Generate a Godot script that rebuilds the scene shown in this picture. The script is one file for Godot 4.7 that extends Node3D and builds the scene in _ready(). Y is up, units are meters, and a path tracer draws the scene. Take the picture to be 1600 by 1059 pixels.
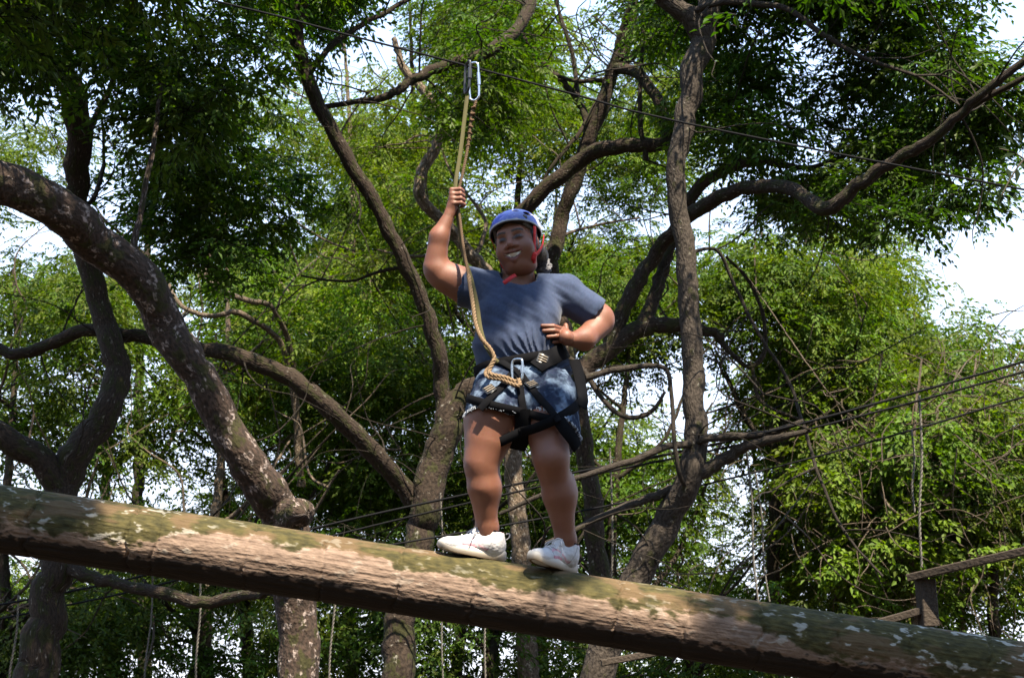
extends Node3D

# ---------------------------------------------------------------- layout helpers
const FOCAL := 2123.7            # focal length in photograph pixels (1600 wide), 28 degrees of vertical view
const PITCH := 15.0
const EYE := Vector3(0, 1.6, 0)
var sun_dir := Vector3(0.20, 0.85, 0.485).normalized()
var rng := RandomNumberGenerator.new()
var noise := FastNoiseLite.new()
var used := {}
var M := {}

func span(px: float, py: float, d: float) -> float:
	var v := (529.5 - py) / FOCAL
	return d / (cos(deg_to_rad(PITCH)) - sin(deg_to_rad(PITCH)) * v)

# the point of the world that lies on the vertical plane z = -d
func W(px: float, py: float, d: float) -> Vector3:
	var p := deg_to_rad(PITCH)
	var u := (px - 800.0) / FOCAL
	var v := (529.5 - py) / FOCAL
	var dir := Vector3(u, sin(p) + cos(p) * v, -cos(p) + sin(p) * v)
	return EYE + dir * span(px, py, d)

func lin(r: float, g: float, b: float) -> Color:
	return Color(r, g, b).linear_to_srgb()

class MB:
	var v := PackedVector3Array()
	var n := PackedVector3Array()
	var uv := PackedVector2Array()
	var c := PackedColorArray()
	var i := PackedInt32Array()
	func vert(p: Vector3, nn: Vector3, t := Vector2.ZERO, col := Color.WHITE) -> int:
		v.append(p); n.append(nn); uv.append(t); c.append(col)
		return v.size() - 1
	func tri(a: int, b: int, d: int) -> void:
		i.append(a); i.append(b); i.append(d)
	func quad(a: int, b: int, d: int, e: int) -> void:
		tri(a, b, d); tri(a, d, e)
	func flat(a: Vector3, b: Vector3, d: Vector3, e: Vector3, col := Color.WHITE) -> void:
		var nn := (b - a).cross(d - a).normalized()
		var l1 := (b - a).length()
		var l2 := (e - a).length()
		quad(vert(a, nn, Vector2(0, 0), col), vert(b, nn, Vector2(l1, 0), col), vert(d, nn, Vector2(l1, l2), col), vert(e, nn, Vector2(0, l2), col))
	func mesh() -> ArrayMesh:
		for k in range(0, i.size(), 3):
			var a := i[k]
			var b := i[k + 1]
			var d := i[k + 2]
			if (v[b] - v[a]).cross(v[d] - v[a]).dot(n[a] + n[b] + n[d]) > 0.0:
				i[k + 1] = d
				i[k + 2] = b
		var arr := []
		arr.resize(Mesh.ARRAY_MAX)
		arr[Mesh.ARRAY_VERTEX] = v
		arr[Mesh.ARRAY_NORMAL] = n
		arr[Mesh.ARRAY_TEX_UV] = uv
		arr[Mesh.ARRAY_COLOR] = c
		arr[Mesh.ARRAY_INDEX] = i
		var m := ArrayMesh.new()
		m.add_surface_from_arrays(Mesh.PRIMITIVE_TRIANGLES, arr)
		return m

func numbered(called: String) -> String:
	if not used.has(called):
		used[called] = 0
		return called
	used[called] += 1
	return "%s_%03d" % [called, used[called]]

func tag(o: Node, label: String, category: String, group := "", kind := "") -> Node:
	if label: o.set_meta("label", label)
	if category: o.set_meta("category", category)
	if group: o.set_meta("group", group)
	if kind: o.set_meta("kind", kind)
	return o

func thing(called: String, label: String, category: String, at := Vector3.ZERO, group := "") -> Node3D:
	var o := Node3D.new()
	o.name = numbered(called)
	add_child(o)
	o.position = at
	tag(o, label, category, group)
	return o

# the mesh is given in world coordinates; the node sits at its parent's place
func put(called: String, mb: MB, mat: Material, parent: Node3D = null) -> MeshInstance3D:
	var o := MeshInstance3D.new()
	var at := Vector3.ZERO
	if parent == null:
		o.name = numbered(called)
		add_child(o)
	else:
		o.name = called
		parent.add_child(o, true)
		at = o.global_position
	if at != Vector3.ZERO:
		for k in mb.v.size():
			mb.v[k] = mb.v[k] - at
	o.mesh = mb.mesh()
	o.mesh.surface_set_material(0, mat)
	return o

# ---------------------------------------------------------------- tubes
func smooth_path(pts: PackedVector3Array, rad: PackedFloat32Array, step: float) -> Array:
	var op := PackedVector3Array()
	var orr := PackedFloat32Array()
	var n := pts.size()
	for k in n - 1:
		var p0 := pts[maxi(k - 1, 0)]
		var p1 := pts[k]
		var p2 := pts[k + 1]
		var p3 := pts[mini(k + 2, n - 1)]
		var m := maxi(1, int(ceil((p2 - p1).length() / step)))
		for q in m:
			var t := float(q) / m
			op.append(p1.cubic_interpolate(p2, p0, p3, t))
			orr.append(lerpf(rad[k], rad[k + 1], t))
	op.append(pts[n - 1])
	orr.append(rad[n - 1])
	return [op, orr]

# small crooks along a limb
func crook(sp: Array, amount: float) -> void:
	var p: PackedVector3Array = sp[0]
	var r: PackedFloat32Array = sp[1]
	for k in range(1, p.size() - 1):
		var q := p[k] * (0.10 / maxf(r[k], 0.03))
		p[k] += Vector3(noise.get_noise_3dv(q), noise.get_noise_3dv(q + Vector3(31, 0, 0)), noise.get_noise_3dv(q + Vector3(0, 57, 0))) * amount * maxf(r[k], 0.02)
	sp[0] = p

func tube(mb: MB, pts: PackedVector3Array, rad: PackedFloat32Array, sides := 10, rough := 0.0, step := 0.1, vs := 1.0, cap := true, tint := Color.WHITE) -> void:
	var sp := smooth_path(pts, rad, step)
	if rough > 0.05: crook(sp, 0.45)
	var p: PackedVector3Array = sp[0]
	var r: PackedFloat32Array = sp[1]
	var n := p.size()
	if n < 2: return
	var t := (p[1] - p[0]).normalized()
	var side := t.cross(Vector3.UP if absf(t.y) < 0.9 else Vector3.RIGHT).normalized()
	var first := mb.v.size()
	var along := 0.0
	var reps := maxf(1.0, round(TAU * r[0] * vs))
	var pos := PackedVector3Array()
	for k in n:
		if k > 0:
			along += (p[k] - p[k - 1]).length()
		var t2 := (p[mini(k + 1, n - 1)] - p[maxi(k - 1, 0)]).normalized()
		side = (side - t2 * side.dot(t2)).normalized()
		var up := t2.cross(side)
		for s in sides + 1:
			var a := TAU * (s % sides) / sides
			var o := side * cos(a) + up * sin(a)
			var rr := r[k]
			if rough > 0.0:
				var q := (p[k] + o * rr) * (0.35 / maxf(rr, 0.03))
				rr *= 1.0 + rough * (1.0 * noise.get_noise_3dv(q * 0.8) + 0.55 * noise.get_noise_3dv(q * 2.4))
			var pp := p[k] + o * rr
			pos.append(pp)
			mb.vert(pp, o, Vector2(float(s) / sides * reps, along * vs), tint)
	var w := sides + 1
	for k in n:
		for s in w:
			var a := pos[k * w + (s + 1) % sides] - pos[k * w + (s + sides - 1) % sides]
			var b := pos[mini(k + 1, n - 1) * w + s] - pos[maxi(k - 1, 0) * w + s]
			var nn := a.cross(b).normalized()
			if nn.dot(mb.n[first + k * w + s]) < 0.0: nn = -nn
			if nn.length_squared() > 0.5: mb.n[first + k * w + s] = nn
	for k in n - 1:
		for s in sides:
			var a := first + k * w + s
			mb.quad(a, a + 1, a + w + 1, a + w)
	if cap:
		for e in [0, n - 1]:
			var dirn := (p[0] - p[1]).normalized() if e == 0 else (p[n - 1] - p[n - 2]).normalized()
			var m := mb.vert(p[e] + dirn * r[e] * 0.15, dirn, Vector2(0.5, 0.5), tint)
			var ring := []
			for s in sides:
				ring.append(mb.vert(pos[e * w + s], dirn, Vector2(0.5 + 0.5 * cos(TAU * s / sides), 0.5 + 0.5 * sin(TAU * s / sides)) * r[e] * 2.0 * vs, tint))
			for s in sides:
				mb.tri(m, ring[s], ring[(s + 1) % sides])

# [[px, py, depth, width in pixels], ...] -> points and radii
func traced(a: Array, slim := 1.0) -> Array:
	var p := PackedVector3Array()
	var r := PackedFloat32Array()
	for q in a:
		p.append(W(q[0], q[1], q[2]))
		r.append(q[3] * slim * span(q[0], q[1], q[2]) / FOCAL * 0.5)
	return [p, r]

# ---------------------------------------------------------------- textures and materials
func noise_bytes(size: Vector2i, type: int, freq: float, oct: int, sd: int, fractal := FastNoiseLite.FRACTAL_FBM) -> PackedByteArray:
	var f := FastNoiseLite.new()
	f.noise_type = type
	f.frequency = freq
	f.fractal_type = fractal
	f.fractal_octaves = oct
	f.seed = sd
	var im := f.get_seamless_image(size.x, size.y)
	im.convert(Image.FORMAT_L8)
	return im.get_data()

func make_bark(sd: int, base: Color, dark: Color, lichen: Color, moss: Color, lichen_share: float, moss_share: float) -> StandardMaterial3D:
	var n := 512
	var sz := Vector2i(n, n)
	var fine := noise_bytes(sz, FastNoiseLite.TYPE_SIMPLEX_SMOOTH, 0.045, 4, sd)
	var crack := noise_bytes(sz, FastNoiseLite.TYPE_CELLULAR, 0.03, 2, sd + 1)
	var patch := noise_bytes(sz, FastNoiseLite.TYPE_SIMPLEX_SMOOTH, 0.016, 5, sd + 2)
	var patch2 := noise_bytes(sz, FastNoiseLite.TYPE_SIMPLEX_SMOOTH, 0.009, 5, sd + 3)
	var col := PackedByteArray()
	col.resize(n * n * 3)
	var hgt := PackedByteArray()
	hgt.resize(n * n)
	for k in n * n:
		var f := fine[k] / 255.0
		var cr := crack[k] / 255.0
		var c := dark.lerp(base, clampf(f * 1.5 - 0.25, 0, 1))
		c = c.lerp(dark * 0.6, clampf(0.45 - cr, 0, 1) * 0.9)
		var ms := clampf((patch2[k] / 255.0 + (f - 0.5) * 0.35 - (1.0 - moss_share)) * 9.0, 0, 1)
		c = c.lerp(moss * (0.7 + 0.6 * f), ms * 0.85)
		var ls := clampf((patch[k] / 255.0 + (f - 0.5) * 0.3 - (1.0 - lichen_share)) * 10.0, 0, 1) * clampf((patch2[(k * 7 + 3 * n) % (n * n)] / 255.0 - 0.3) * 2.5, 0, 1)
		c = c.lerp(lichen * (0.75 + 0.4 * f), ls * 0.9)
		c = c.linear_to_srgb()
		col[k * 3] = int(clampf(c.r, 0, 1) * 255)
		col[k * 3 + 1] = int(clampf(c.g, 0, 1) * 255)
		col[k * 3 + 2] = int(clampf(c.b, 0, 1) * 255)
		hgt[k] = int(clampf(0.25 + 0.45 * f + 0.3 * cr + 0.1 * ls, 0, 1) * 255)
	var m := StandardMaterial3D.new()
	m.albedo_texture = ImageTexture.create_from_image(Image.create_from_data(n, n, false, Image.FORMAT_RGB8, col))
	m.heightmap_enabled = true
	m.heightmap_texture = ImageTexture.create_from_image(Image.create_from_data(n, n, false, Image.FORMAT_L8, hgt))
	m.heightmap_scale = 1.6
	m.roughness = 0.95
	m.metallic_specular = 0.3
	m.vertex_color_use_as_albedo = true
	return m

func plain(c: Color, rough := 0.8, spec := 0.4, metal := 0.0) -> StandardMaterial3D:
	var m := StandardMaterial3D.new()
	m.albedo_color = c
	m.roughness = rough
	m.metallic = metal
	m.metallic_specular = spec
	m.vertex_color_use_as_albedo = true
	return m

func grained(c: Color, sd: int, freq: float, scale: float, bump: float, rough := 0.85, spread := 0.35) -> StandardMaterial3D:
	var m := plain(Color.WHITE, rough, 0.35)
	var f := FastNoiseLite.new()
	f.seed = sd
	f.frequency = freq
	f.fractal_octaves = 4
	var im := f.get_seamless_image(256, 256)
	im.convert(Image.FORMAT_L8)
	var src := im.get_data()
	var col := PackedByteArray()
	col.resize(256 * 256 * 3)
	var l := c.srgb_to_linear()
	for k in 65536:
		var q := (l * (1.0 - spread + 2.0 * spread * src[k] / 255.0)).linear_to_srgb()
		col[k * 3] = int(clampf(q.r, 0, 1) * 255)
		col[k * 3 + 1] = int(clampf(q.g, 0, 1) * 255)
		col[k * 3 + 2] = int(clampf(q.b, 0, 1) * 255)
	m.albedo_texture = ImageTexture.create_from_image(Image.create_from_data(256, 256, false, Image.FORMAT_RGB8, col))
	m.uv1_triplanar = true
	m.uv1_scale = Vector3.ONE * scale
	if bump > 0.0:
		m.heightmap_enabled = true
		m.heightmap_texture = ImageTexture.create_from_image(im)
		m.heightmap_scale = bump
	return m

func make_log_material() -> StandardMaterial3D:
	# u runs round the log (0 = underside), v along it, 6.4 m for the whole sheet
	var w := 512
	var h := 2048
	var sz := Vector2i(w, h)
	var fine := noise_bytes(sz, FastNoiseLite.TYPE_SIMPLEX_SMOOTH, 0.05, 4, 41)
	var big := noise_bytes(sz, FastNoiseLite.TYPE_SIMPLEX_SMOOTH, 0.008, 5, 42)
	var spot := noise_bytes(sz, FastNoiseLite.TYPE_SIMPLEX_SMOOTH, 0.02, 4, 43)
	var grain := noise_bytes(Vector2i(w, 256), FastNoiseLite.TYPE_SIMPLEX_SMOOTH, 0.06, 3, 44)
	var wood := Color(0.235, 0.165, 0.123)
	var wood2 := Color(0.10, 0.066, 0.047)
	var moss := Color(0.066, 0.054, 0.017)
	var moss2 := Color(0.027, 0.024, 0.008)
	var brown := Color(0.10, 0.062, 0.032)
	var bark := Color(0.016, 0.011, 0.008)  # bark of the underside, with most of its shade painted into the colour
	var lichen := Color(0.30, 0.28, 0.24)
	var col := PackedByteArray()
	col.resize(w * h * 3)
	var hgt := PackedByteArray()
	hgt.resize(w * h)
	for y in h:
		var v := float(y) / h
		for x in w:
			var k := y * w + x
			var u := float(x) / w
			var f := fine[k] / 255.0
			var b := big[k] / 255.0
			var g := grain[(y / 8) * w + x] / 255.0
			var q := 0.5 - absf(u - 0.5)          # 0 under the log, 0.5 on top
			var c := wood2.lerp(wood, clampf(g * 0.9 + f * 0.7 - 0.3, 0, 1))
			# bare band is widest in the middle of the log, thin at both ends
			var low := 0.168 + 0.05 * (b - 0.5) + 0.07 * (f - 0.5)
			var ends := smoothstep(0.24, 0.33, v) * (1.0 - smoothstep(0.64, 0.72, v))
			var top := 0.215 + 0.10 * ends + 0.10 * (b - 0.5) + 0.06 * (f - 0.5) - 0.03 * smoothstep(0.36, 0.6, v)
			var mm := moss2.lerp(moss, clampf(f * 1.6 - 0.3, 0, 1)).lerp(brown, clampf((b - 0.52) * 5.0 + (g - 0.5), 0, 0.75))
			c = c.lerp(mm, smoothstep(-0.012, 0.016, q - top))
			c = c.lerp(bark * (0.6 + 0.8 * g), smoothstep(-0.012, 0.012, low - q))  # dark bark plus painted shade below the bare band
			var ls := clampf((spot[k] / 255.0 + (f - 0.5) * 0.7 - 0.72) * 9.0, 0, 1) * smoothstep(0.16, 0.22, q)
			ls *= clampf(smoothstep(0.62, 0.74, v) + 0.55 * (1.0 - smoothstep(0.24, 0.36, v)) + 0.25, 0, 1)
			c = c.lerp(lichen * (0.7 + 0.5 * f), ls * 0.85)
			c = c.linear_to_srgb()
			col[k * 3] = int(clampf(c.r, 0, 1) * 255)
			col[k * 3 + 1] = int(clampf(c.g, 0, 1) * 255)
			col[k * 3 + 2] = int(clampf(c.b, 0, 1) * 255)
			hgt[k] = int(clampf(0.2 + 0.35 * f + 0.35 * g + 0.15 * ls, 0, 1) * 255)
	var m := StandardMaterial3D.new()
	m.albedo_texture = ImageTexture.create_from_image(Image.create_from_data(w, h, false, Image.FORMAT_RGB8, col))
	m.heightmap_enabled = true
	m.heightmap_texture = ImageTexture.create_from_image(Image.create_from_data(w, h, false, Image.FORMAT_L8, hgt))
	m.heightmap_scale = 1.3
	m.roughness = 0.9
	m.metallic_specular = 0.35
	return m

func leaf_material(back: Color, rough := 0.42) -> StandardMaterial3D:
	var m := StandardMaterial3D.new()
	m.vertex_color_use_as_albedo = true
	m.roughness = rough
	m.metallic_specular = 0.3
	m.cull_mode = BaseMaterial3D.CULL_DISABLED
	m.backlight_enabled = true
	m.backlight = back
	return m

# ---------------------------------------------------------------- foliage
func leaf(mb: MB, at: Vector3, dir: Vector3, up: Vector3, length: float, width: float, col: Color) -> void:
	var s := dir.cross(up).normalized()
	var n := s.cross(dir).normalized()
	var fold := n * width * 0.22
	var droop := Vector3(0, -length * 0.12, 0)
	var a := at
	var m1 := at + dir * length * 0.38
	var tip := at + dir * length + droop
	var l := at + dir * length * 0.42 + s * width * 0.5 + fold
	var r := at + dir * length * 0.42 - s * width * 0.5 + fold
	var m2 := at + dir * length * 0.72 + droop * 0.4
	var l2 := m2 + s * width * 0.3 + fold * 0.6
	var r2 := m2 - s * width * 0.3 + fold * 0.6
	for side in 2:
		var e := l if side == 0 else r
		var e2 := l2 if side == 0 else r2
		var nn := (n + (s if side == 1 else -s) * 0.4).normalized()
		var i0 := mb.vert(a, nn, Vector2.ZERO, col)
		var i1 := mb.vert(e, nn, Vector2.ZERO, col)
		var i2 := mb.vert(m1, nn, Vector2.ZERO, col)
		var i3 := mb.vert(e2, nn, Vector2.ZERO, col)
		var i4 := mb.vert(m2, nn, Vector2.ZERO, col)
		var i5 := mb.vert(tip, nn, Vector2.ZERO, col)
		mb.tri(i0, i1, i2)
		mb.quad(i2, i1, i3, i4)
		mb.tri(i4, i3, i5)

func make_spray(sd: int, leaves: int, length: float, ll: float, lw: float, droop: float, mat: Material) -> ArrayMesh:
	rng.seed = sd
	var mb := MB.new()
	var bark := Color(0.06, 0.042, 0.024)
	for b in 3:
		var yaw := (b - 1) * 0.7 + rng.randf_range(-0.2, 0.2)
		var len_b := length * (1.0 if b == 1 else 0.72)
		var pts := PackedVector3Array()
		var rad := PackedFloat32Array()
		for k in 4:
			var t := k / 3.0
			pts.append(Vector3(cos(yaw) * t * len_b, -droop * t * t * len_b + rng.randf_range(-0.01, 0.01), sin(yaw) * t * len_b))
			rad.append(lerpf(0.0035, 0.001, t))
		tube(mb, pts, rad, 3, 0.0, 1.0, 1.0, false, bark)
		var nl := leaves / 3
		for k in nl:
			var t := (k + 0.6) / nl
			var q := pts[0].lerp(pts[3], t)
			q.y = -droop * t * t * len_b
			var sd2 := 1.0 if k % 2 == 0 else -1.0
			var a := yaw + sd2 * rng.randf_range(0.5, 1.15) * (1.0 - 0.5 * t)
			var dir := Vector3(cos(a), rng.randf_range(-0.75, 0.1), sin(a)).normalized()
			var up := Vector3(rng.randf_range(-0.9, 0.9), 1, rng.randf_range(-0.9, 0.9)).normalized()
			var j := rng.randf_range(0.72, 1.3)
			var col := Color(j * rng.randf_range(0.85, 1.2), j, j * rng.randf_range(0.7, 1.1))
			leaf(mb, q, dir, up, ll * rng.randf_range(0.75, 1.25), lw * rng.randf_range(0.8, 1.2), col)
	var m := mb.mesh()
	m.surface_set_material(0, mat)
	return m

var sprays := {}
var spray_count := 0

# clumps: [centre, radius, sprays, tone]; every spray grows outward from its clump's twig
func crown(parent: Node3D, kind: String, clumps: Array, tint: Color, sd: int, size := 1.0, spread := 0.3, called := "crown") -> void:
	var rg := RandomNumberGenerator.new()
	rg.seed = sd
	var at := parent.global_position
	var per := [[], [], []]
	for c in clumps:
		var centre: Vector3 = c[0]
		var tone: float = rg.randf_range(1.0 - spread, 1.0 + spread)
		var yellow := rg.randf_range(0.82, 1.22)
		for k in int(c[2]):
			var u := Vector3(rg.randfn(), rg.randfn() * 0.62, rg.randfn())
			u *= c[1] * 0.55
			if u.length() > c[1] * 1.5: u = u.normalized() * c[1] * rg.randf_range(0.5, 1.4)
			var p := centre + u
			var yaw := atan2(u.z, u.x) + rg.randf_range(-0.9, 0.9)
			var b := Basis(Vector3.UP, -yaw) * Basis(Vector3(0, 0, 1), rg.randf_range(-0.7, 0.35)) * Basis(Vector3(1, 0, 0), rg.randf_range(-0.6, 0.6))
			b = b.scaled(Vector3.ONE * size * rg.randf_range(0.75, 1.3))
			var j := tone * rg.randf_range(0.8, 1.2)
			per[rg.randi() % 3].append([Transform3D(b, p - at), Color(tint.r * j * yellow, tint.g * j, tint.b * j)])
	for q in 3:
		if per[q].is_empty(): continue
		var mm := MultiMesh.new()
		mm.transform_format = MultiMesh.TRANSFORM_3D
		mm.use_colors = true
		mm.mesh = sprays[kind][q]
		mm.instance_count = per[q].size()
		spray_count += per[q].size()
		for k in per[q].size():
			mm.set_instance_transform(k, per[q][k][0])
			mm.set_instance_color(k, per[q][k][1])
		var o := MultiMeshInstance3D.new()
		o.name = called
		o.multimesh = mm
		o.set_meta("kind", "stuff")
		parent.add_child(o, true)

# clump centres spread through a block of air given by its corners as seen from the camera's side and two depths
func clump_field(sd: int, x0: float, y0: float, x1: float, y1: float, d0: float, d1: float, count: int, r0: float, r1: float, per: int, holes := 0.0) -> Array:
	var rg := RandomNumberGenerator.new()
	rg.seed = sd
	var out := []
	var tries := 0
	while out.size() < count and tries < count * 6:
		tries += 1
		var d := rg.randf_range(d0, d1)
		var p := W(rg.randf_range(x0, x1), rg.randf_range(y0, y1), d)
		if p.y < 0.3: continue
		if holes > 0.0 and noise.get_noise_3d(p.x * 7.0 / d + 40.0, p.y * 7.0 / d, p.z * 2.5 / d) < holes - 0.35: continue
		var r := rg.randf_range(r0, r1)
		out.append([p, r, per * r / r1])
	return out

# thin boughs from the nearest limb to the clumps, so that nothing floats
func boughs(parent: Node3D, clumps: Array, limb_pts: PackedVector3Array, r: float, mat: Material, sd: int, every := 1) -> void:
	var rg := RandomNumberGenerator.new()
	rg.seed = sd
	var mb := MB.new()
	var pool := limb_pts.duplicate()
	var order := []
	for c in clumps:
		var best := 1e9
		for q in limb_pts:
			best = minf(best, q.distance_squared_to(c[0]))
		order.append([best, c[0]])
	order.sort_custom(func(a, b): return a[0] < b[0])
	var n := 0
	for e in order:
		n += 1
		if n % every: continue
		var to: Vector3 = e[1]
		var from := pool[0]
		var best := 1e9
		for q in pool:
			var dq: float = q.distance_squared_to(to)
			if dq < best:
				best = dq
				from = q
		var l := sqrt(best)
		if l < 0.05: continue
		var bend := Vector3(rg.randf_range(-1, 1), rg.randf_range(-0.2, 1.0), rg.randf_range(-1, 1)) * l * 0.13
		var bend2 := Vector3(rg.randf_range(-1, 1), rg.randf_range(-1.0, 0.5), rg.randf_range(-1, 1)) * l * 0.08
		var pts := PackedVector3Array([from, from.lerp(to, 0.35) + bend, from.lerp(to, 0.7) + bend2, to])
		var rr := r * clampf(l * 0.5, 0.35, 1.3)
		tube(mb, pts, PackedFloat32Array([rr, rr * 0.7, rr * 0.5, rr * 0.22]), 5, 0.1, 0.2, 2.0, false, Color.WHITE * rg.randf_range(0.8, 1.5))
		pool.append(pts[1]); pool.append(pts[2]); pool.append(to)
		# two side twigs
		for q in 2:
			var s := pts[1].lerp(pts[3], rg.randf_range(0.1, 0.9))
			var e2 := s + Vector3(rg.randf_range(-1, 1), rg.randf_range(-0.7, 0.7), rg.randf_range(-1, 1)) * rg.randf_range(0.25, 0.7)
			tube(mb, PackedVector3Array([s, s.lerp(e2, 0.5) + Vector3(0, 0.05, 0), e2]), PackedFloat32Array([rr * 0.35, rr * 0.25, rr * 0.12]), 4, 0.0, 0.2, 2.0, false, Color.WHITE * rg.randf_range(0.8, 1.5))
	if mb.v.size():
		var o := put("twigs", mb, mat, parent)
		o.set_meta("kind", "stuff")

# bare crossing twigs that start on the limbs
func tangle(parent: Node3D, limb_pts: PackedVector3Array, count: int, reach: float, r: float, mat: Material, sd: int) -> void:
	var rg := RandomNumberGenerator.new()
	rg.seed = sd
	var mb := MB.new()
	var starts := limb_pts.duplicate()
	for k in count:
		var p := starts[rg.randi() % starts.size()]
		if p.y < 2.2: continue
		var pts := PackedVector3Array([p])
		var rad := PackedFloat32Array()
		var n := rg.randi_range(4, 7)
		var dir := Vector3(rg.randfn(), rg.randfn() * 0.7 + 0.2, rg.randfn() * 0.8).normalized()
		var rr := r * rg.randf_range(0.5, 1.3)
		for q in n:
			dir = (dir + Vector3(rg.randfn(), rg.randfn() * 0.8, rg.randfn()) * 0.38).normalized()
			p += dir * reach / n * rg.randf_range(0.6, 1.4)
			pts.append(p)
		for q in n + 1: rad.append(rr * lerpf(1.0, 0.25, float(q) / n))
		starts.append(pts[n / 2])
		tube(mb, pts, rad, 5, 0.0, 0.1, 2.0, false, Color.WHITE * rg.randf_range(0.7, 1.6))
	var o := put("bare_twigs", mb, mat, parent)
	o.set_meta("kind", "stuff")

# a tree whose trunk and limbs are given as traced paths; the first one is the trunk and goes down to the ground
func limbed_tree(called: String, label: String, mat: Material, paths: Array, sides := 14, rough := 0.14, group := "", slim := 1.0) -> Array:
	var tr := traced(paths[0], slim)
	var p: PackedVector3Array = tr[0]
	var r: PackedFloat32Array = tr[1]
	var foot := p[0] + (p[0] - p[1]).normalized() * 0.3
	foot.y = -0.15
	var mid := p[0].lerp(foot, 0.6)
	var base := Vector3(foot.x, 0, foot.z)
	var o := thing(called, label, "tree", base, group)
	var pts := PackedVector3Array([foot, mid])
	pts.append_array(p)
	var rad := PackedFloat32Array([r[0] * 1.7, r[0] * 1.1])
	rad.append_array(r)
	var all := PackedVector3Array()
	var mb := MB.new()
	tube(mb, pts, rad, sides + 4, rough, 0.06, 1.0)
	put("trunk", mb, mat, o)
	all.append_array(p)
	for k in range(1, paths.size()):
		tr = traced(paths[k], slim)
		mb = MB.new()
		var big: float = tr[1][0]
		tube(mb, tr[0], tr[1], sides if big > 0.05 else 8, rough, clampf(big * 0.8, 0.03, 0.08), 1.0)
		put("limb", mb, mat, o)
		var sp := smooth_path(tr[0], tr[1], 0.4)
		all.append_array(sp[0])
	return [o, all]

# a tree of the background: bare trunk, forks, crown through a given block of air
func forest_tree(called: String, label: String, mat: Material, px: float, d: float, w: float, top: float, lean: float, sd: int, group := "trees of the forest behind") -> Array:
	var rg := RandomNumberGenerator.new()
	rg.seed = sd
	var paths := []
	var t := []
	var n := 7
	var ph := rg.randf_range(0, 6)
	for k in n:
		var s := float(k) / (n - 1)
		t.append([px + lean * s + sin(s * 5.0 + ph) * w * 0.5, lerpf(1080, top, s), d + 0.4 * sin(s * 4.0 + ph), w * lerpf(1.0, 0.16, s)])
	paths.append(t)
	for k in 5:
		var s := rg.randf_range(0.3, 0.95)
		var i := int(s * (n - 1))
		var q: Array = t[i]
		var dirx := -1.0 if k % 2 else 1.0
		var l := rg.randf_range(90, 230) * 18.0 / d
		paths.append([[q[0], q[1], q[2], q[3] * 0.62], [q[0] + dirx * l * 0.35, q[1] - l * 0.3, q[2] - 0.4 + rg.randf_range(-0.5, 0.5), q[3] * 0.45], [q[0] + dirx * l * 0.6, q[1] - l * rg.randf_range(0.5, 0.9), q[2] + rg.randf_range(-1.0, 1.0), q[3] * 0.32], [q[0] + dirx * l * rg.randf_range(0.8, 1.1), q[1] - l * rg.randf_range(0.8, 1.5), q[2] + rg.randf_range(-1.4, 1.4), q[3] * 0.16]])
	return limbed_tree(called, label, mat, paths, 8, 0.1, group)

# ---------------------------------------------------------------- the place
func _ready() -> void:
	noise.seed = 5
	noise.frequency = 1.0
	noise.fractal_octaves = 2
	var cam := Camera3D.new()
	cam.name = "camera"
	add_child(cam)
	cam.position = EYE
	cam.rotation_degrees = Vector3(PITCH, 0, 0)
	cam.fov = 28.0
	cam.near = 0.1
	cam.far = 600.0
	cam.current = true
	var optics := CameraAttributesPhysical.new()
	optics.frustum_focal_length = 48.0
	optics.frustum_focus_distance = 6.1
	optics.exposure_aperture = 8.0
	optics.frustum_far = 600.0
	cam.attributes = optics
	cam.fov = 28.0
	var env := Environment.new()
	env.background_mode = Environment.BG_SKY
	var sky := Sky.new()
	var sm := ProceduralSkyMaterial.new()
	sm.sky_top_color = Color(0.66, 0.80, 1.0)
	sm.sky_horizon_color = Color(0.95, 0.97, 1.0)
	sm.sky_curve = 0.25
	sm.ground_bottom_color = Color(0.14, 0.13, 0.10)
	sm.ground_horizon_color = Color(0.40, 0.42, 0.38)
	sm.sun_angle_max = 6.0
	sm.energy_multiplier = 1.0
	sky.sky_material = sm
	env.sky = sky
	env.background_energy_multiplier = 0.55
	env.tonemap_mode = Environment.TONE_MAPPER_LINEAR
	env.tonemap_exposure = 3.85
	env.sdfgi_enabled = true
	env.ssao_enabled = true
	env.ssil_enabled = true
	var we := WorldEnvironment.new()
	we.name = "environment"
	we.environment = env
	add_child(we)
	var sun := DirectionalLight3D.new()
	sun.name = "sun"
	add_child(sun)
	sun.look_at_from_position(sun_dir * 50.0, Vector3.ZERO)
	sun.light_energy = 1.6
	sun.light_color = Color(1.0, 0.95, 0.86)
	sun.light_angular_distance = 0.5
	sun.shadow_enabled = true

	make_materials()
	build_ground()
	build_log()
	build_trees()
	build_rope_course()
	build_person()
	print("sprays: ", spray_count)

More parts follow.
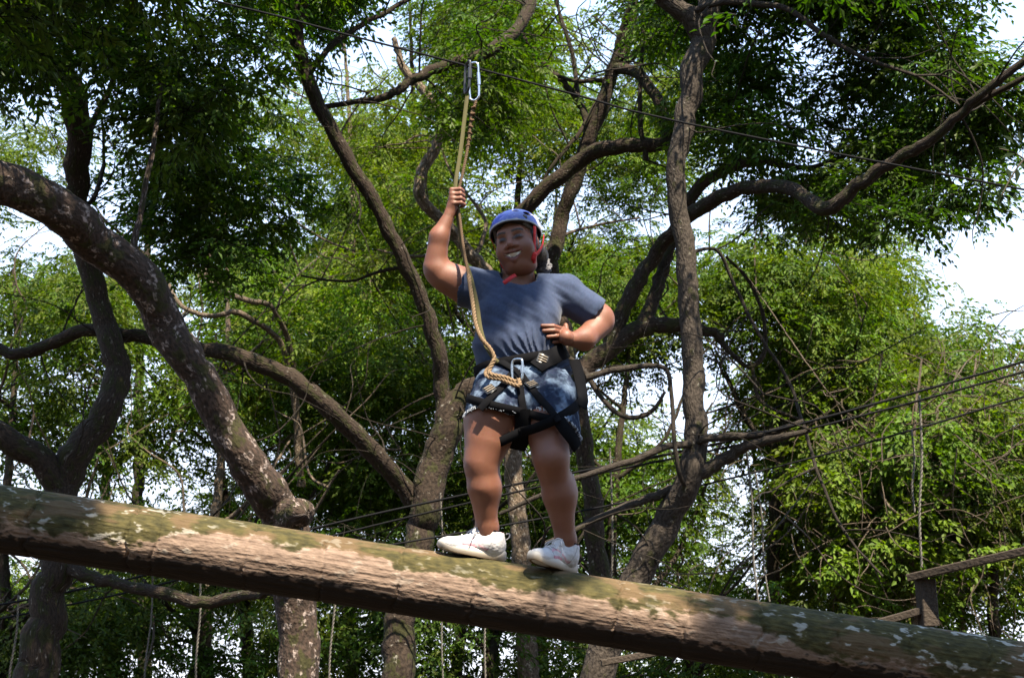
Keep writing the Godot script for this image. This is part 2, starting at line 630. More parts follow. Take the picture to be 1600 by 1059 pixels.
func make_materials() -> void:
	M.bark_lead = make_bark(3, Color(0.0600, 0.0392, 0.0296), Color(0.0208, 0.0160, 0.0120), Color(0.2610, 0.2115, 0.1890), Color(0.0270, 0.0270, 0.0090), 0.335, 0.40)
	M.bark_mid = make_bark(13, Color(0.0440, 0.0312, 0.0224), Color(0.0160, 0.0116, 0.0088), Color(0.1800, 0.1665, 0.1440), Color(0.0234, 0.0243, 0.0081), 0.22, 0.45)
	M.bark_pale = make_bark(23, Color(0.15, 0.112, 0.08), Color(0.06, 0.043, 0.03), Color(0.32, 0.28, 0.23), Color(0.05, 0.05, 0.02), 0.34, 0.3)
	M.bark_dead = make_bark(33, Color(0.0600, 0.0480, 0.0384), Color(0.0240, 0.0192, 0.0152), Color(0.1800, 0.1620, 0.1350), Color(0.0270, 0.0270, 0.0108), 0.2, 0.25)
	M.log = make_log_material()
	M.leaf = leaf_material(Color(0.9, 1.0, 0.3), 0.5)
	M.leaf_soft = leaf_material(Color(0.95, 1.0, 0.3), 0.55)
	M.cable = plain(lin(0.012, 0.012, 0.013), 0.85, 0.15)
	M.rope_grey = grained(lin(0.11, 0.1, 0.085), 61, 0.05, 18.0, 0.2)
	M.plank = grained(lin(0.04, 0.03, 0.022), 62, 0.03, 4.0, 0.5)
	M.ground = grained(lin(0.035, 0.025, 0.016), 63, 0.02, 0.6, 2.0, 0.95, 0.6)
	sprays["near"] = []
	sprays["mid"] = []
	sprays["vine"] = []
	for k in 3:
		sprays["near"].append(make_spray(100 + k, 18, 0.22, 0.058, 0.027, 0.35, M.leaf))
		sprays["mid"].append(make_spray(200 + k, 21, 0.32, 0.074, 0.034, 0.5, M.leaf_soft))
		sprays["vine"].append(make_spray(300 + k, 15, 0.30, 0.105, 0.06, 0.6, M.leaf_soft))

func build_ground() -> void:
	var mb := MB.new()
	var n := 60
	var half := 300.0
	for y in n + 1:
		for x in n + 1:
			var a := (float(x) / n * 2.0 - 1.0)
			var b := (float(y) / n * 2.0 - 1.0)
			var p := Vector3(a * absf(a) * half, 0, b * absf(b) * half)
			p.y = -0.05 + 0.05 * noise.get_noise_3d(p.x * 0.2, 0, p.z * 0.2)
			mb.vert(p, Vector3.UP, Vector2(p.x, p.z))
	for y in n:
		for x in n:
			var k := y * (n + 1) + x
			mb.quad(k, k + 1, k + n + 2, k + n + 1)
	var o := put("ground", mb, M.ground)
	o.set_meta("kind", "structure")

# ---------------------------------------------------------------- the log
var log_a := Vector3.ZERO
var log_b := Vector3.ZERO
const LOG_R := 0.147
const LOG_D := 6.0

func log_axis(px: float) -> Vector3:
	return W(px, 810.0 + px * 0.1545, LOG_D)

func build_log() -> void:
	log_a = log_axis(-420.0)
	log_b = log_axis(2080.0)
	var mb := MB.new()
	var axis := (log_b - log_a)
	var l := axis.length()
	axis = axis.normalized()
	var front := Vector3(0, 0, 1)
	var up := front.cross(axis).normalized()
	if up.y < 0: up = -up
	var rings := 1440
	var sides := 72
	var grooves := [-60, 60, 215, 252, 395, 511, 626, 742, 855, 962, 1066, 1180, 1300, 1410, 1530, 1660]
	var gpos := []
	for g in grooves:
		gpos.append([(log_axis(g) - log_a).dot(axis), rng.randf_range(0.5, 1.0)])
	var pos := PackedVector3Array()
	for k in rings + 1:
		var s := l * k / rings
		var c := log_a + axis * s
		var close := gpos.filter(func(g): return absf(s - g[0]) < 0.06)
		for q in sides + 1:
			var a := TAU * (q % sides) / sides
			var o := -up * cos(a) + front * sin(a)
			var r := LOG_R * (1.0 + 0.03 * (noise.get_noise_3d(s * 0.8, cos(a) * 0.6, sin(a) * 0.6)) + 0.012 * noise.get_noise_3d(s * 5.0, cos(a) * 2.0, sin(a) * 2.0))
			for g in close:
				var dd: float = absf(s - g[0] - 0.03 * noise.get_noise_3d(g[0] * 7.0, cos(a) * 1.5, sin(a) * 1.5)) / 0.0065
				if dd < 3.0: r -= 0.013 * g[1] * exp(-dd * dd) * clampf(0.75 + 0.9 * noise.get_noise_3d(g[0] * 3.0, a * 1.5, 4.0), 0.0, 1.3)
			pos.append(c + o * r)
			mb.vert(c + o * r, o, Vector2(float(q) / sides, s / 6.9))
	var w := sides + 1
	for k in rings + 1:
		for q in w:
			var a := pos[k * w + (q + 1) % sides] - pos[k * w + (q + sides - 1) % sides]
			var b := pos[mini(k + 1, rings) * w + q] - pos[maxi(k - 1, 0) * w + q]
			var nn := a.cross(b).normalized()
			if nn.dot(mb.n[k * w + q]) < 0: nn = -nn
			mb.n[k * w + q] = nn
	for k in rings:
		for q in sides:
			var a := k * w + q
			mb.quad(a, a + 1, a + w + 1, a + w)
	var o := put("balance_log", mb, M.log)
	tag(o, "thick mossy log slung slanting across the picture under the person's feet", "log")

# ---------------------------------------------------------------- trees
func build_trees() -> void:
	var t: Array
	var c: Array
	# the leaning tree at the left
	t = limbed_tree("leaning_tree", "nearest tree, thick pink-brown lichened limb leaning to the upper left behind the log", M.bark_lead, [
		[[464, 1059, 8.5, 63], [462, 960, 8.5, 62], [458, 880, 8.5, 64], [447, 815, 8.5, 68], [428, 780, 8.42, 66], [395, 735, 8.3, 60], [350, 660, 8.2, 54], [305, 585, 8.1, 53], [262, 515, 8.0, 58], [215, 435, 7.8, 60], [150, 375, 7.6, 64], [80, 325, 7.3, 69], [0, 285, 7.0, 72], [-120, 235, 6.6, 76], [-260, 120, 6.4, 88], [-330, -80, 6.3, 78]],
		[[444, 808, 8.45, 52], [460, 800, 8.3, 46], [470, 800, 8.2, 40], [476, 801, 8.16, 26], [479, 802, 8.15, 8]],
		[[-60, 262, 6.9, 50], [-110, 100, 7.2, 44], [-90, -60, 7.6, 36], [20, -180, 8.0, 26], [160, -260, 8.4, 16]],
		[[205, 430, 7.85, 14], [212, 370, 7.9, 11], [225, 300, 8.0, 9], [240, 220, 8.1, 8], [250, 130, 8.3, 6]],
	], 22, 0.16)
	c = clump_field(11, -150, -420, 430, -10, 6.6, 9.5, 60, 0.3, 0.5, 52, 0.05)
	c.append_array(clump_field(12, -60, 40, 440, 200, 8.3, 10.0, 24, 0.22, 0.42, 33, 0.20))
	boughs(t[0], c, t[1], 0.016, M.bark_mid, 1)
	crown(t[0], "near", c, Color(0.050, 0.092, 0.013), 21)

	# forked tree behind it
	t = limbed_tree("forked_tree", "dark forked tree at the far left with a crooked upper trunk", M.bark_mid, [
		[[40, 1110, 10, 80], [62, 1010, 10, 70], [85, 900, 10, 56], [95, 800, 10, 60], [104, 745, 10, 62], [128, 700, 10, 56], [160, 650, 10, 50], [183, 600, 10.1, 48], [180, 555, 10.1, 44], [160, 500, 10.2, 40], [146, 440, 10.2, 38], [130, 380, 10.2, 40], [117, 310, 10.2, 40], [120, 250, 10.1, 44], [124, 190, 10, 46], [105, 135, 10, 44], [60, 80, 9.9, 42], [25, 45, 9.8, 40], [-20, 5, 9.7, 36], [-90, -80, 9.6, 30]],
		[[88, 868, 10, 30], [130, 898, 9.9, 24], [190, 912, 9.8, 21], [250, 925, 9.7, 22], [310, 942, 9.6, 22], [370, 932, 9.4, 20], [430, 925, 9.0, 16], [470, 930, 8.9, 8]],
		[[100, 770, 10, 52], [60, 715, 9.9, 48], [20, 690, 9.8, 46], [-60, 650, 9.7, 44]],
		[[35, 60, 9.9, 26], [55, 30, 9.9, 20], [80, -15, 9.9, 14], [120, -90, 9.9, 9]],
		[[112, 260, 10.1, 14], [150, 180, 10.4, 12], [190, 90, 10.6, 9], [215, -20, 10.8, 7]],
		[[128, 330, 10.2, 10], [150, 300, 10.5, 8], [162, 250, 10.8, 6], [158, 180, 11, 4]],
	], 16, 0.15, "", .88)
	c = clump_field(13, -80, -260, 470, 160, 9.0, 12.0, 48, 0.3, 0.55, 40, 0.30)
	c.append_array(clump_field(14, 230, 130, 420, 330, 10.0, 12.0, 17, 0.25, 0.45, 34, 0.40))
	c.append_array(clump_field(15, 240, 240, 560, 420, 10.0, 12.5, 17, 0.25, 0.4, 31, 0.20))
	boughs(t[0], c, t[1], 0.015, M.bark_mid, 2)
	tangle(t[0], t[1], 30, 1.0, 0.007, M.bark_dead, 501)
	crown(t[0], "near", c, Color(0.052, 0.098, 0.013), 22)

	# central tree: its limbs spread over the whole picture
	t = limbed_tree("spreading_tree", "mossy tree behind the person whose crooked limbs spread to both sides", M.bark_mid, [
		[[618, 1085, 11, 66], [630, 960, 11, 58], [652, 860, 11, 54], [668, 790, 11, 60], [685, 720, 11, 62], [702, 660, 11, 56], [730, 615, 11, 50], [780, 602, 11, 46], [850, 600, 11, 42], [910, 582, 11, 40], [950, 545, 11, 38], [1000, 513, 11, 36], [1050, 506, 11, 30], [1095, 514, 11, 24], [1132, 526, 11, 18]],
		[[664, 800, 11, 46], [635, 765, 11, 38], [600, 728, 10.8, 38], [555, 680, 10.6, 38], [500, 625, 10.4, 38], [450, 590, 10.3, 34], [380, 560, 10.2, 32], [300, 542, 10.25, 28], [200, 524, 10.35, 26], [130, 518, 10.4, 26], [60, 545, 10.5, 24], [20, 552, 10.5, 22], [-60, 520, 10.6, 20]],
		[[696, 690, 11, 36], [690, 610, 11, 32], [682, 545, 10.9, 30], [660, 470, 10.8, 28], [635, 410, 10.7, 28], [600, 345, 10.6, 27], [565, 285, 10.5, 27], [530, 225, 10.4, 27], [500, 165, 10.3, 27], [475, 110, 10.2, 27], [464, 60, 10.1, 26], [470, 10, 10, 25], [490, -50, 10, 22], [520, -130, 10, 16]],
		[[950, 548, 11, 34], [965, 505, 11, 33], [985, 460, 11, 31], [1008, 420, 11, 29], [1040, 375, 10.9, 28], [1080, 335, 10.5, 30], [1120, 308, 10.1, 29], [1180, 290, 9.7, 27], [1240, 295, 9.3, 27], [1288, 328, 9.0, 28], [1340, 290, 8.8, 26], [1400, 250, 8.6, 24], [1450, 222, 8.4, 22], [1500, 178, 8.2, 19], [1548, 138, 8.0, 17], [1625, 75, 7.8, 12]],
		[[1005, 510, 11, 28], [1025, 455, 11.1, 26], [1042, 395, 11.2, 24], [1062, 335, 11.2, 24], [1095, 288, 11.1, 24], [1140, 262, 11, 22], [1190, 250, 10.9, 18], [1260, 262, 10.8, 9], [1330, 240, 10.7, 6]],
		[[1495, 182, 8.22, 15], [1545, 150, 8.1, 14], [1625, 110, 7.9, 10]],
		[[1120, 526, 11, 14], [1150, 560, 11, 10], [1176, 572, 11, 10], [1196, 545, 11, 8], [1192, 490, 11, 8], [1170, 440, 11, 7], [1135, 400, 11, 5]],
		[[1176, 572, 11, 8], [1184, 620, 11, 7], [1210, 640, 10.9, 6], [1262, 660, 10.8, 6]],
		[[640, 415, 10.7, 10], [590, 425, 10.8, 7], [540, 440, 10.9, 5], [470, 430, 11, 4]],
		[[478, 120, 10.2, 14], [530, 60, 10.4, 12], [600, 20, 10.6, 10], [690, -30, 10.8, 7]],
	], 16, 0.17, "", .8)
	c = clump_field(16, 430, -200, 760, 60, 9.6, 11.5, 17, 0.25, 0.45, 33, 0.35)
	c.append_array(clump_field(17, 1080, -300, 1560, 60, 9.3, 12, 49, 0.3, 0.5, 43, 0.20))
	c.append_array(clump_field(18, 1110, 40, 1530, 330, 9.8, 12, 52, 0.25, 0.42, 39, 0.30))
	c.append_array(clump_field(19, 1290, 260, 1480, 360, 9.4, 10.8, 7, 0.18, 0.3, 26, 0.20))
	c.append_array(clump_field(20, 1480, 40, 1640, 240, 8.9, 10, 9, 0.2, 0.34, 31, 0.20))
	c.append_array(clump_field(201, 1470, 230, 1550, 330, 9.2, 10, 3, 0.14, 0.22, 17, 0.20))
	boughs(t[0], c, t[1], 0.013, M.bark_mid, 3)
	tangle(t[0], t[1], 70, 1.3, 0.008, M.bark_dead, 502)
	crown(t[0], "near", c, Color(0.052, 0.096, 0.013), 23)

	# straight dark tree behind the helmet
	t = limbed_tree("straight_tree", "slender dark tree rising obliquely behind the person's helmet", M.bark_mid, [
		[[945, 1085, 13, 44], [938, 930, 13, 40], [926, 800, 13, 38], [910, 680, 13, 36], [884, 540, 13, 34], [862, 430, 13, 32], [876, 350, 13, 29], [900, 272, 12.9, 28], [930, 195, 12.8, 28], [955, 120, 12.7, 26], [982, 50, 12.6, 24], [990, -30, 12.5, 22], [1000, -140, 12.5, 16]],
		[[958, 108, 12.7, 22], [992, 112, 12.5, 22], [1016, 138, 12.3, 22], [1034, 172, 12.1, 22], [1044, 216, 12, 22], [1050, 260, 12, 14]],
		[[1056, 224, 12, 26], [1000, 226, 12.1, 28], [950, 230, 12.2, 30], [905, 250, 12.4, 30], [860, 288, 12.5, 30], [815, 332, 12.6, 29], [792, 365, 12.7, 28], [795, 420, 12.8, 30], [815, 520, 12.9, 32], [830, 620, 13, 32]],
		[[918, 192, 12.9, 15], [905, 160, 13, 14], [882, 130, 13, 13], [850, 98, 13.1, 11], [822, 62, 13.1, 9], [802, 30, 13.2, 7]],
		[[903, 150, 13, 10], [897, 100, 13.1, 9], [886, 55, 13.1, 8], [872, 10, 13.2, 7], [868, -40, 13.2, 6]],
		[[948, 125, 12.7, 12], [900, 126, 12.9, 8], [850, 112, 13, 7], [800, 104, 13.1, 5], [780, 92, 13.1, 3]],
		[[944, 140, 12.8, 12], [910, 200, 12.7, 9], [870, 250, 12.6, 7], [850, 280, 12.6, 6]],
		[[955, 130, 12.7, 14], [968, 60, 12.6, 11], [995, -20, 12.4, 9]],
		[[962, 110, 12.7, 14], [1010, 70, 12.5, 12], [1060, 30, 12.3, 9]],
		[[1010, 250, 12.1, 12], [1000, 180, 12, 10], [1003, 100, 12, 8], [1004, 20, 12, 8], [995, -60, 12, 6]],
		[[990, -30, 12.5, 18], [910, -95, 12.2, 22], [835, -50, 11.9, 24], [826, 10, 11.7, 25], [797, 58, 11.5, 25], [750, 86, 11.3, 24], [700, 100, 11.2, 23], [655, 118, 11.1, 20], [605, 150, 11, 16], [560, 158, 11, 12], [500, 168, 11, 8]],
	], 14, 0.16, "", .8)
	c = clump_field(24, 470, -180, 1080, 40, 11, 14, 32, 0.3, 0.5, 34, 0.40)
	c.append_array(clump_field(25, 480, 30, 780, 200, 11, 13.5, 17, 0.25, 0.45, 31, 0.35))
	c.append_array(clump_field(26, 930, 20, 1110, 180, 11.5, 13.5, 7, 0.25, 0.4, 29, 0.30))
	boughs(t[0], c, t[1], 0.013, M.bark_mid, 4)
	tangle(t[0], t[1], 50, 1.4, 0.009, M.bark_dead, 503)
	crown(t[0], "near", c, Color(0.066, 0.114, 0.014), 24)

	# upright trunk to the right of the person
	t = limbed_tree("upright_tree", "grey upright trunk right of the person, bending left near its foot", M.bark_dead, [
		[[925, 1110, 9.7, 62], [962, 965, 9.7, 58], [1000, 890, 9.7, 54], [1045, 815, 9.6, 50], [1078, 748, 9.5, 47], [1085, 700, 9.5, 43], [1082, 600, 9.5, 38], [1076, 500, 9.5, 37], [1071, 400, 9.5, 36], [1062, 320, 9.5, 34], [1062, 250, 9.5, 34], [1070, 190, 9.5, 36], [1085, 120, 9.5, 42], [1098, 60, 9.5, 44], [1104, 20, 9.5, 40], [1115, -60, 9.5, 34], [1140, -180, 9.4, 26]],
		[[1102, 62, 9.5, 40], [1082, 30, 9.45, 36], [1050, 5, 9.4, 34], [1005, -35, 9.3, 30], [960, -100, 9.2, 22]],
		[[1072, 22, 9.45, 14], [1110, 8, 9.3, 13], [1160, 3, 9.2, 12], [1230, 14, 9.1, 11], [1290, 55, 9.0, 10], [1350, 90, 8.9, 8], [1430, 118, 8.8, 6], [1500, 165, 8.7, 4]],
		[[1070, 752, 9.5, 26], [1105, 735, 9.45, 24], [1140, 712, 9.4, 22], [1175, 695, 9.3, 18], [1215, 684, 9.2, 14], [1268, 672, 9.1, 8]],
		[[1085, 735, 9.5, 14], [1130, 715, 9.5, 12], [1180, 690, 9.4, 10]],
		[[1070, 758, 9.6, 20], [1010, 780, 9.5, 16], [955, 800, 9.4, 13], [905, 825, 9.3, 10], [850, 850, 9.2, 7]],
		[[1090, 688, 9.4, 14], [1150, 682, 9.3, 14], [1200, 676, 9.25, 12], [1256, 658, 9.2, 8]],
		[[1078, 692, 9.4, 14], [1040, 700, 9.3, 13], [980, 722, 9.2, 12], [900, 748, 9.1, 10], [840, 775, 9.0, 8], [780, 803, 9.0, 6]],
		[[1078, 770, 9.5, 9], [1062, 740, 9.35, 9], [1054, 690, 9.3, 8], [1050, 620, 9.3, 8], [1046, 586, 9.3, 8], [1036, 574, 9.3, 9], [1005, 572, 9.3, 10], [960, 577, 9.3, 12], [915, 590, 9.3, 13]],
		[[1040, 612, 9.3, 5], [1022, 640, 9.35, 8], [998, 652, 9.4, 9], [965, 645, 9.4, 9], [935, 615, 9.4, 9], [915, 585, 9.4, 10], [890, 560, 9.4, 10]],
		[[1066, 400, 9.5, 8], [1120, 390, 9.6, 6], [1150, 450, 9.7, 6], [1185, 520, 9.7, 6], [1230, 590, 9.7, 6], [1252, 650, 9.6, 6], [1275, 730, 9.5, 6], [1320, 830, 9.4, 5], [1380, 900, 9.3, 4]],
	], 16, 0.13, "", .88)
	c = clump_field(27, 980, -300, 1420, -30, 7.8, 10.5, 32, 0.3, 0.5, 39, 0.20)
	c.append_array(clump_field(28, 1120, -40, 1420, 120, 10, 11.5, 11, 0.2, 0.35, 31, 0.20))
	boughs(t[0], c, t[1], 0.012, M.bark_mid, 5)
	tangle(t[0], t[1], 50, 1.3, 0.007, M.bark_dead, 504)
	crown(t[0], "near", c, Color(0.052, 0.092, 0.013), 25)

	# pale gnarled tree farther back
	t = limbed_tree("gnarled_tree", "pale gnarled tree with a twisting bare limb left of the raised arm", M.bark_pale, [
		[[830, 1085, 14.5, 42], [815, 900, 14.5, 38], [800, 700, 14.5, 34], [800, 540, 14.5, 30], [775, 450, 14.4, 27], [735, 400, 14.3, 25], [705, 360, 14.2, 24], [672, 330, 14.1, 24], [656, 300, 14, 23], [662, 266, 14, 22], [680, 230, 14, 21], [691, 192, 14, 20], [680, 165, 14, 20], [655, 135, 14, 18], [630, 105, 14, 15], [615, 60, 14, 10]],
		[[690, 195, 14, 16], [706, 182, 14, 14], [713, 158, 14, 12], [712, 120, 14, 9]],
		[[700, 358, 14.2, 10], [680, 395, 14.3, 7], [640, 400, 14.4, 6], [590, 390, 14.5, 4]],
		[[740, 405, 14.3, 10], [760, 350, 14.5, 8], [735, 310, 14.6, 6], [705, 270, 14.6, 5], [690, 230, 14.6, 4]],
		[[775, 450, 14.4, 10], [830, 400, 14.6, 8], [900, 360, 14.8, 6], [1000, 340, 15, 4]],
	], 12, 0.2, "", .8)
	c = clump_field(29, 540, -60, 820, 180, 13.5, 16, 20, 0.35, 0.6, 31, 0.40)
	c.append_array(clump_field(30, 560, 180, 760, 420, 14.5, 16.5, 9, 0.35, 0.55, 27, 0.40))
	boughs(t[0], c, t[1], 0.014, M.bark_pale, 6)
	tangle(t[0], t[1], 26, 1.6, 0.011, M.bark_pale, 505)
	crown(t[0], "mid", c, Color(0.088, 0.141, 0.017), 26, 0.8)

	# trees of the forest behind: [name, label, x, depth, width, top, lean, seed, crown blocks, tint, spray]
	var far := [
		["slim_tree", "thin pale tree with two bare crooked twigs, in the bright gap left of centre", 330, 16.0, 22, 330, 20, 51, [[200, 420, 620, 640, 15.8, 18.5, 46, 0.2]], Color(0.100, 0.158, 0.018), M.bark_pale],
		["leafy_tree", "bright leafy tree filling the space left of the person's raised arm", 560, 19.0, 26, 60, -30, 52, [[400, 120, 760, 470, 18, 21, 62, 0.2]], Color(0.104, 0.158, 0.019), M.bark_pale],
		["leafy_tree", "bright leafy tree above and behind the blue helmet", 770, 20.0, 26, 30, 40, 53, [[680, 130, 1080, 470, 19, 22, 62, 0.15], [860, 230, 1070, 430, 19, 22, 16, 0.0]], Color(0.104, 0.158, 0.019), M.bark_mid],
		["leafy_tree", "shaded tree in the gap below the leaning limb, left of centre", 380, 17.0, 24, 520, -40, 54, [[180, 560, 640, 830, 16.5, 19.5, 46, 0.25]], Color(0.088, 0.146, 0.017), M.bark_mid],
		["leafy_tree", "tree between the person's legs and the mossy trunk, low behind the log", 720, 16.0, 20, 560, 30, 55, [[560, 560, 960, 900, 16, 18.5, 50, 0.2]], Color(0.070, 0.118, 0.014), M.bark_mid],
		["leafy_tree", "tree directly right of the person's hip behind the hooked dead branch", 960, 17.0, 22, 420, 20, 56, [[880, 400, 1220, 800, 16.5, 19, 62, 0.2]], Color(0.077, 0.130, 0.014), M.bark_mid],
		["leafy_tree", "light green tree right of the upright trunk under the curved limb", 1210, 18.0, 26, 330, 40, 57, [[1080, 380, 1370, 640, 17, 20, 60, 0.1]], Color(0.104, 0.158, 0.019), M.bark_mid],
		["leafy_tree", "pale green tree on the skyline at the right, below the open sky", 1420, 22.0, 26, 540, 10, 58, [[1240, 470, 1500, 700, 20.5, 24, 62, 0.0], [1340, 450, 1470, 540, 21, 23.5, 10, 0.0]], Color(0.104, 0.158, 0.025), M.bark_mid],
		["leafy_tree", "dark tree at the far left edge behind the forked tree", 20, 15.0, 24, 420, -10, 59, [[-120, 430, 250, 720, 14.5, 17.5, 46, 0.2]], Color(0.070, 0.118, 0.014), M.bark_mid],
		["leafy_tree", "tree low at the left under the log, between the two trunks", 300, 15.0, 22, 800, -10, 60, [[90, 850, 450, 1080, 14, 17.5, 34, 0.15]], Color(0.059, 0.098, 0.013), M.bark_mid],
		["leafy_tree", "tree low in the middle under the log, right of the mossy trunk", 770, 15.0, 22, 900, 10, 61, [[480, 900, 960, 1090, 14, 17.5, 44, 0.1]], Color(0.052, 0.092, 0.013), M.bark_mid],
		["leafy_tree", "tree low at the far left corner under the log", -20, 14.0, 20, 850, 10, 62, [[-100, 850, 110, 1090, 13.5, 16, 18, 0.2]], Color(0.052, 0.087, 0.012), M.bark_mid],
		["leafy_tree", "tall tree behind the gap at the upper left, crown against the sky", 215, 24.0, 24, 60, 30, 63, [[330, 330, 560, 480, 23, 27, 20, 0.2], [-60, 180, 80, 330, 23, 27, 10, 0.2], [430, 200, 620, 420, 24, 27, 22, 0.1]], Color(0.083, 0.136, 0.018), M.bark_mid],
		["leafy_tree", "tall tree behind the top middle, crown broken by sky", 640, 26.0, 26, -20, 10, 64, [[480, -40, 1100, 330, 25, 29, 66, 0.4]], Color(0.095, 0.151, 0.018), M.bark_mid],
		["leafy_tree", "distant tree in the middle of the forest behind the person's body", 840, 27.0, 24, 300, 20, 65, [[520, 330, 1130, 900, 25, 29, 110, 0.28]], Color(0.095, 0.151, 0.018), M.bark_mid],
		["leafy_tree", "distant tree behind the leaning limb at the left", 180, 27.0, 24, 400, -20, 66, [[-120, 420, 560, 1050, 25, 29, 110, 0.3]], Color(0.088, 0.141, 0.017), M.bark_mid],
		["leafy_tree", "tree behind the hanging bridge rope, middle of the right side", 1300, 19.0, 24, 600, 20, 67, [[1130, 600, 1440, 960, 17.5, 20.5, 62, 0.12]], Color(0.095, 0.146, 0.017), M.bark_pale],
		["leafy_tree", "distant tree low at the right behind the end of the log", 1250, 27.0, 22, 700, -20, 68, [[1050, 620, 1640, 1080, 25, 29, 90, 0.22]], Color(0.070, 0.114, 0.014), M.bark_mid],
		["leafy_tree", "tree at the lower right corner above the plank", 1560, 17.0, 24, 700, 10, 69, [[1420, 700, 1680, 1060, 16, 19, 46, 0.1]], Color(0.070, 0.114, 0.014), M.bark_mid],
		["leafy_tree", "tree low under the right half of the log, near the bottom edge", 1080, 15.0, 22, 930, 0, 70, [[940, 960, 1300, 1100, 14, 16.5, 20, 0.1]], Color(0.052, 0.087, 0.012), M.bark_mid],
	]
	for f in far:
		t = forest_tree(f[0], f[1], f[10], f[2], f[3], f[4], f[5], f[6], f[7])
		if f[0] == "slim_tree":
			for tw in [[[345, 350, 15.2, 8], [330, 392, 15.0, 9], [321, 432, 14.9, 9], [348, 455, 14.9, 9], [388, 470, 14.9, 9], [412, 474, 15, 9], [430, 488, 15.1, 7], [455, 560, 15.6, 10], [470, 760, 16, 14]], [[262, 440, 14.9, 5], [275, 468, 14.8, 7], [300, 488, 14.8, 8], [335, 493, 14.8, 8], [366, 487, 14.9, 9], [392, 498, 15, 9], [440, 540, 15.4, 9], [462, 640, 15.8, 10]]]:
				var tt := traced(tw)
				var tb := MB.new()
				tube(tb, tt[0], tt[1], 8, 0.15, 0.05, 2.0, true, Color(1.5, 1.4, 1.3))
				put("limb", tb, M.bark_pale, t[0])
		c = []
		var q := 0
		for b in f[8]:
			q += 1
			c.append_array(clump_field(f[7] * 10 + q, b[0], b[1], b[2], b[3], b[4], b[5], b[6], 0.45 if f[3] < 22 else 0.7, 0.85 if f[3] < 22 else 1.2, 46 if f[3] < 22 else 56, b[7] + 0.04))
		boughs(t[0], c, t[1], 0.02, f[10], f[7])
		tangle(t[0], t[1], 14, 2.2, 0.014, M.bark_pale, f[7] + 600)
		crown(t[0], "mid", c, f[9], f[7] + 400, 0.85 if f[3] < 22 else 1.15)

	# vine-hung thicket at the right: big leaves and dry tangled stems
	var v := [
		["vine_thicket", "sunlit vine thicket with dry tan stems at the right edge, above the cables", 1500, 17.5, [[1370, 600, 1660, 780, 16.5, 19, 40, 0.1]], Color(0.104, 0.158, 0.025), 81],
		["vine_thicket", "yellow-green vine thicket between the cables and the plank, at right", 1420, 16.0, [[1280, 640, 1560, 900, 15.5, 17.5, 44, 0.12]], Color(0.104, 0.158, 0.019), 82],
	]
	for f in v:
		t = forest_tree(f[0], f[1], M.bark_pale, f[2], f[3], 16, 560, 20, f[6], "vine thickets")
		t[0].set_meta("category", "thicket")
		c = []
		for b in f[4]:
			c.append_array(clump_field(f[6] * 10, b[0], b[1], b[2], b[3], b[4], b[5], b[6], 0.4, 0.7, 34, b[7]))
		boughs(t[0], c, t[1], 0.016, M.bark_pale, f[6])
		crown(t[0], "vine", c, f[5], f[6] + 400, 0.8, 0.25)
		dry_stems(t[0], c, f[6])

	# supports of the log and cable, outside the picture at both ends; their crowns are placed to shade the log's ends, one leg and the face
	for s in [-1, 1]:
		var e: Vector3 = log_a if s < 0 else log_b
		var lab := "anchor tree outside the picture's left edge carrying the log's high end" if s < 0 else "anchor tree outside the picture's right edge carrying the low end of the log, with leaf clumps added for shade"
		var o := thing("anchor_tree", lab, "tree", Vector3(e.x + s * 0.1, 0, e.z))
		var mb := MB.new()
		var x: float = e.x + s * 0.12
		tube(mb, PackedVector3Array([Vector3(x, -0.1, e.z), Vector3(x, 1.0, e.z), Vector3(x, 3.5, e.z + 0.1), Vector3(x + 0.2 * s, 6.0, e.z + 0.3), Vector3(x - 0.2 * s, 8.5, e.z + 0.8)]), PackedFloat32Array([0.32, 0.22, 0.19, 0.16, 0.1]), 16, 0.12, 0.08, 2.0)
		put("trunk", mb, M.bark_mid, o)
		var cl := []
		var rg := RandomNumberGenerator.new()
		rg.seed = 900 + s
		var targets := []
		var shade := []
		if s < 0:
			for k in 9: targets.append(log_axis(-200 + rg.randf_range(0, 380)) + sun_dir * rg.randf_range(6.5, 9.0))
			for k in 7: targets.append(W(rg.randf_range(0, 330), rg.randf_range(300, 620), 7.8) + sun_dir * rg.randf_range(5.5, 8.0))
		else:
			for k in 20: targets.append(log_axis(1165 + rg.randf_range(0, 600)) + sun_dir * rg.randf_range(6.0, 8.5))
			for k in 6: shade.append(W(872 + k * 3.0, 664 + k * 36.0, 5.88) + sun_dir * rg.randf_range(4.6, 5.2))  # unseen leaf clumps added along the sun ray to shade the right-hand leg
			for k in 3: shade.append(W(796 + k * 12.0, 378 + (k % 2) * 12.0, 5.85) + sun_dir * rg.randf_range(4.9, 5.4) + Vector3(0, 0.06, 0))  # more added clumps, out of view, that keep the sun off the face
		for q in targets: cl.append([q, 0.26, 26])
		boughs(o, cl, PackedVector3Array([Vector3(x, 5.0, e.z + 0.2), Vector3(x, 6.5, e.z + 0.4), Vector3(x, 8.5, e.z + 0.8)]), 0.03, M.bark_mid, 7 + s)
		var sc := []
		for q in shade: sc.append([q, 0.09, 40])
		if sc.size():
			crown(o, "near", sc, Color(0.050, 0.102, 0.015), 950, 0.5)
			boughs(o, sc, PackedVector3Array([targets[0], targets[1], targets[2], targets[3]]), 0.012, M.bark_mid, 12)
		crown(o, "near", cl, Color(0.052, 0.098, 0.013), 930 + s)

	# the forest goes on beside and behind the camera; it keeps the low sky off the log and the trees
	var around := [["beside the camera on the left", -7.0, -1.0], ["beside the camera on the right", 7.5, -1.5], ["behind the camera on the left", -6.0, 6.0], ["straight behind the camera", 0.5, 8.0], ["behind the camera on the right", 6.5, 6.0]]
	var ka := 0
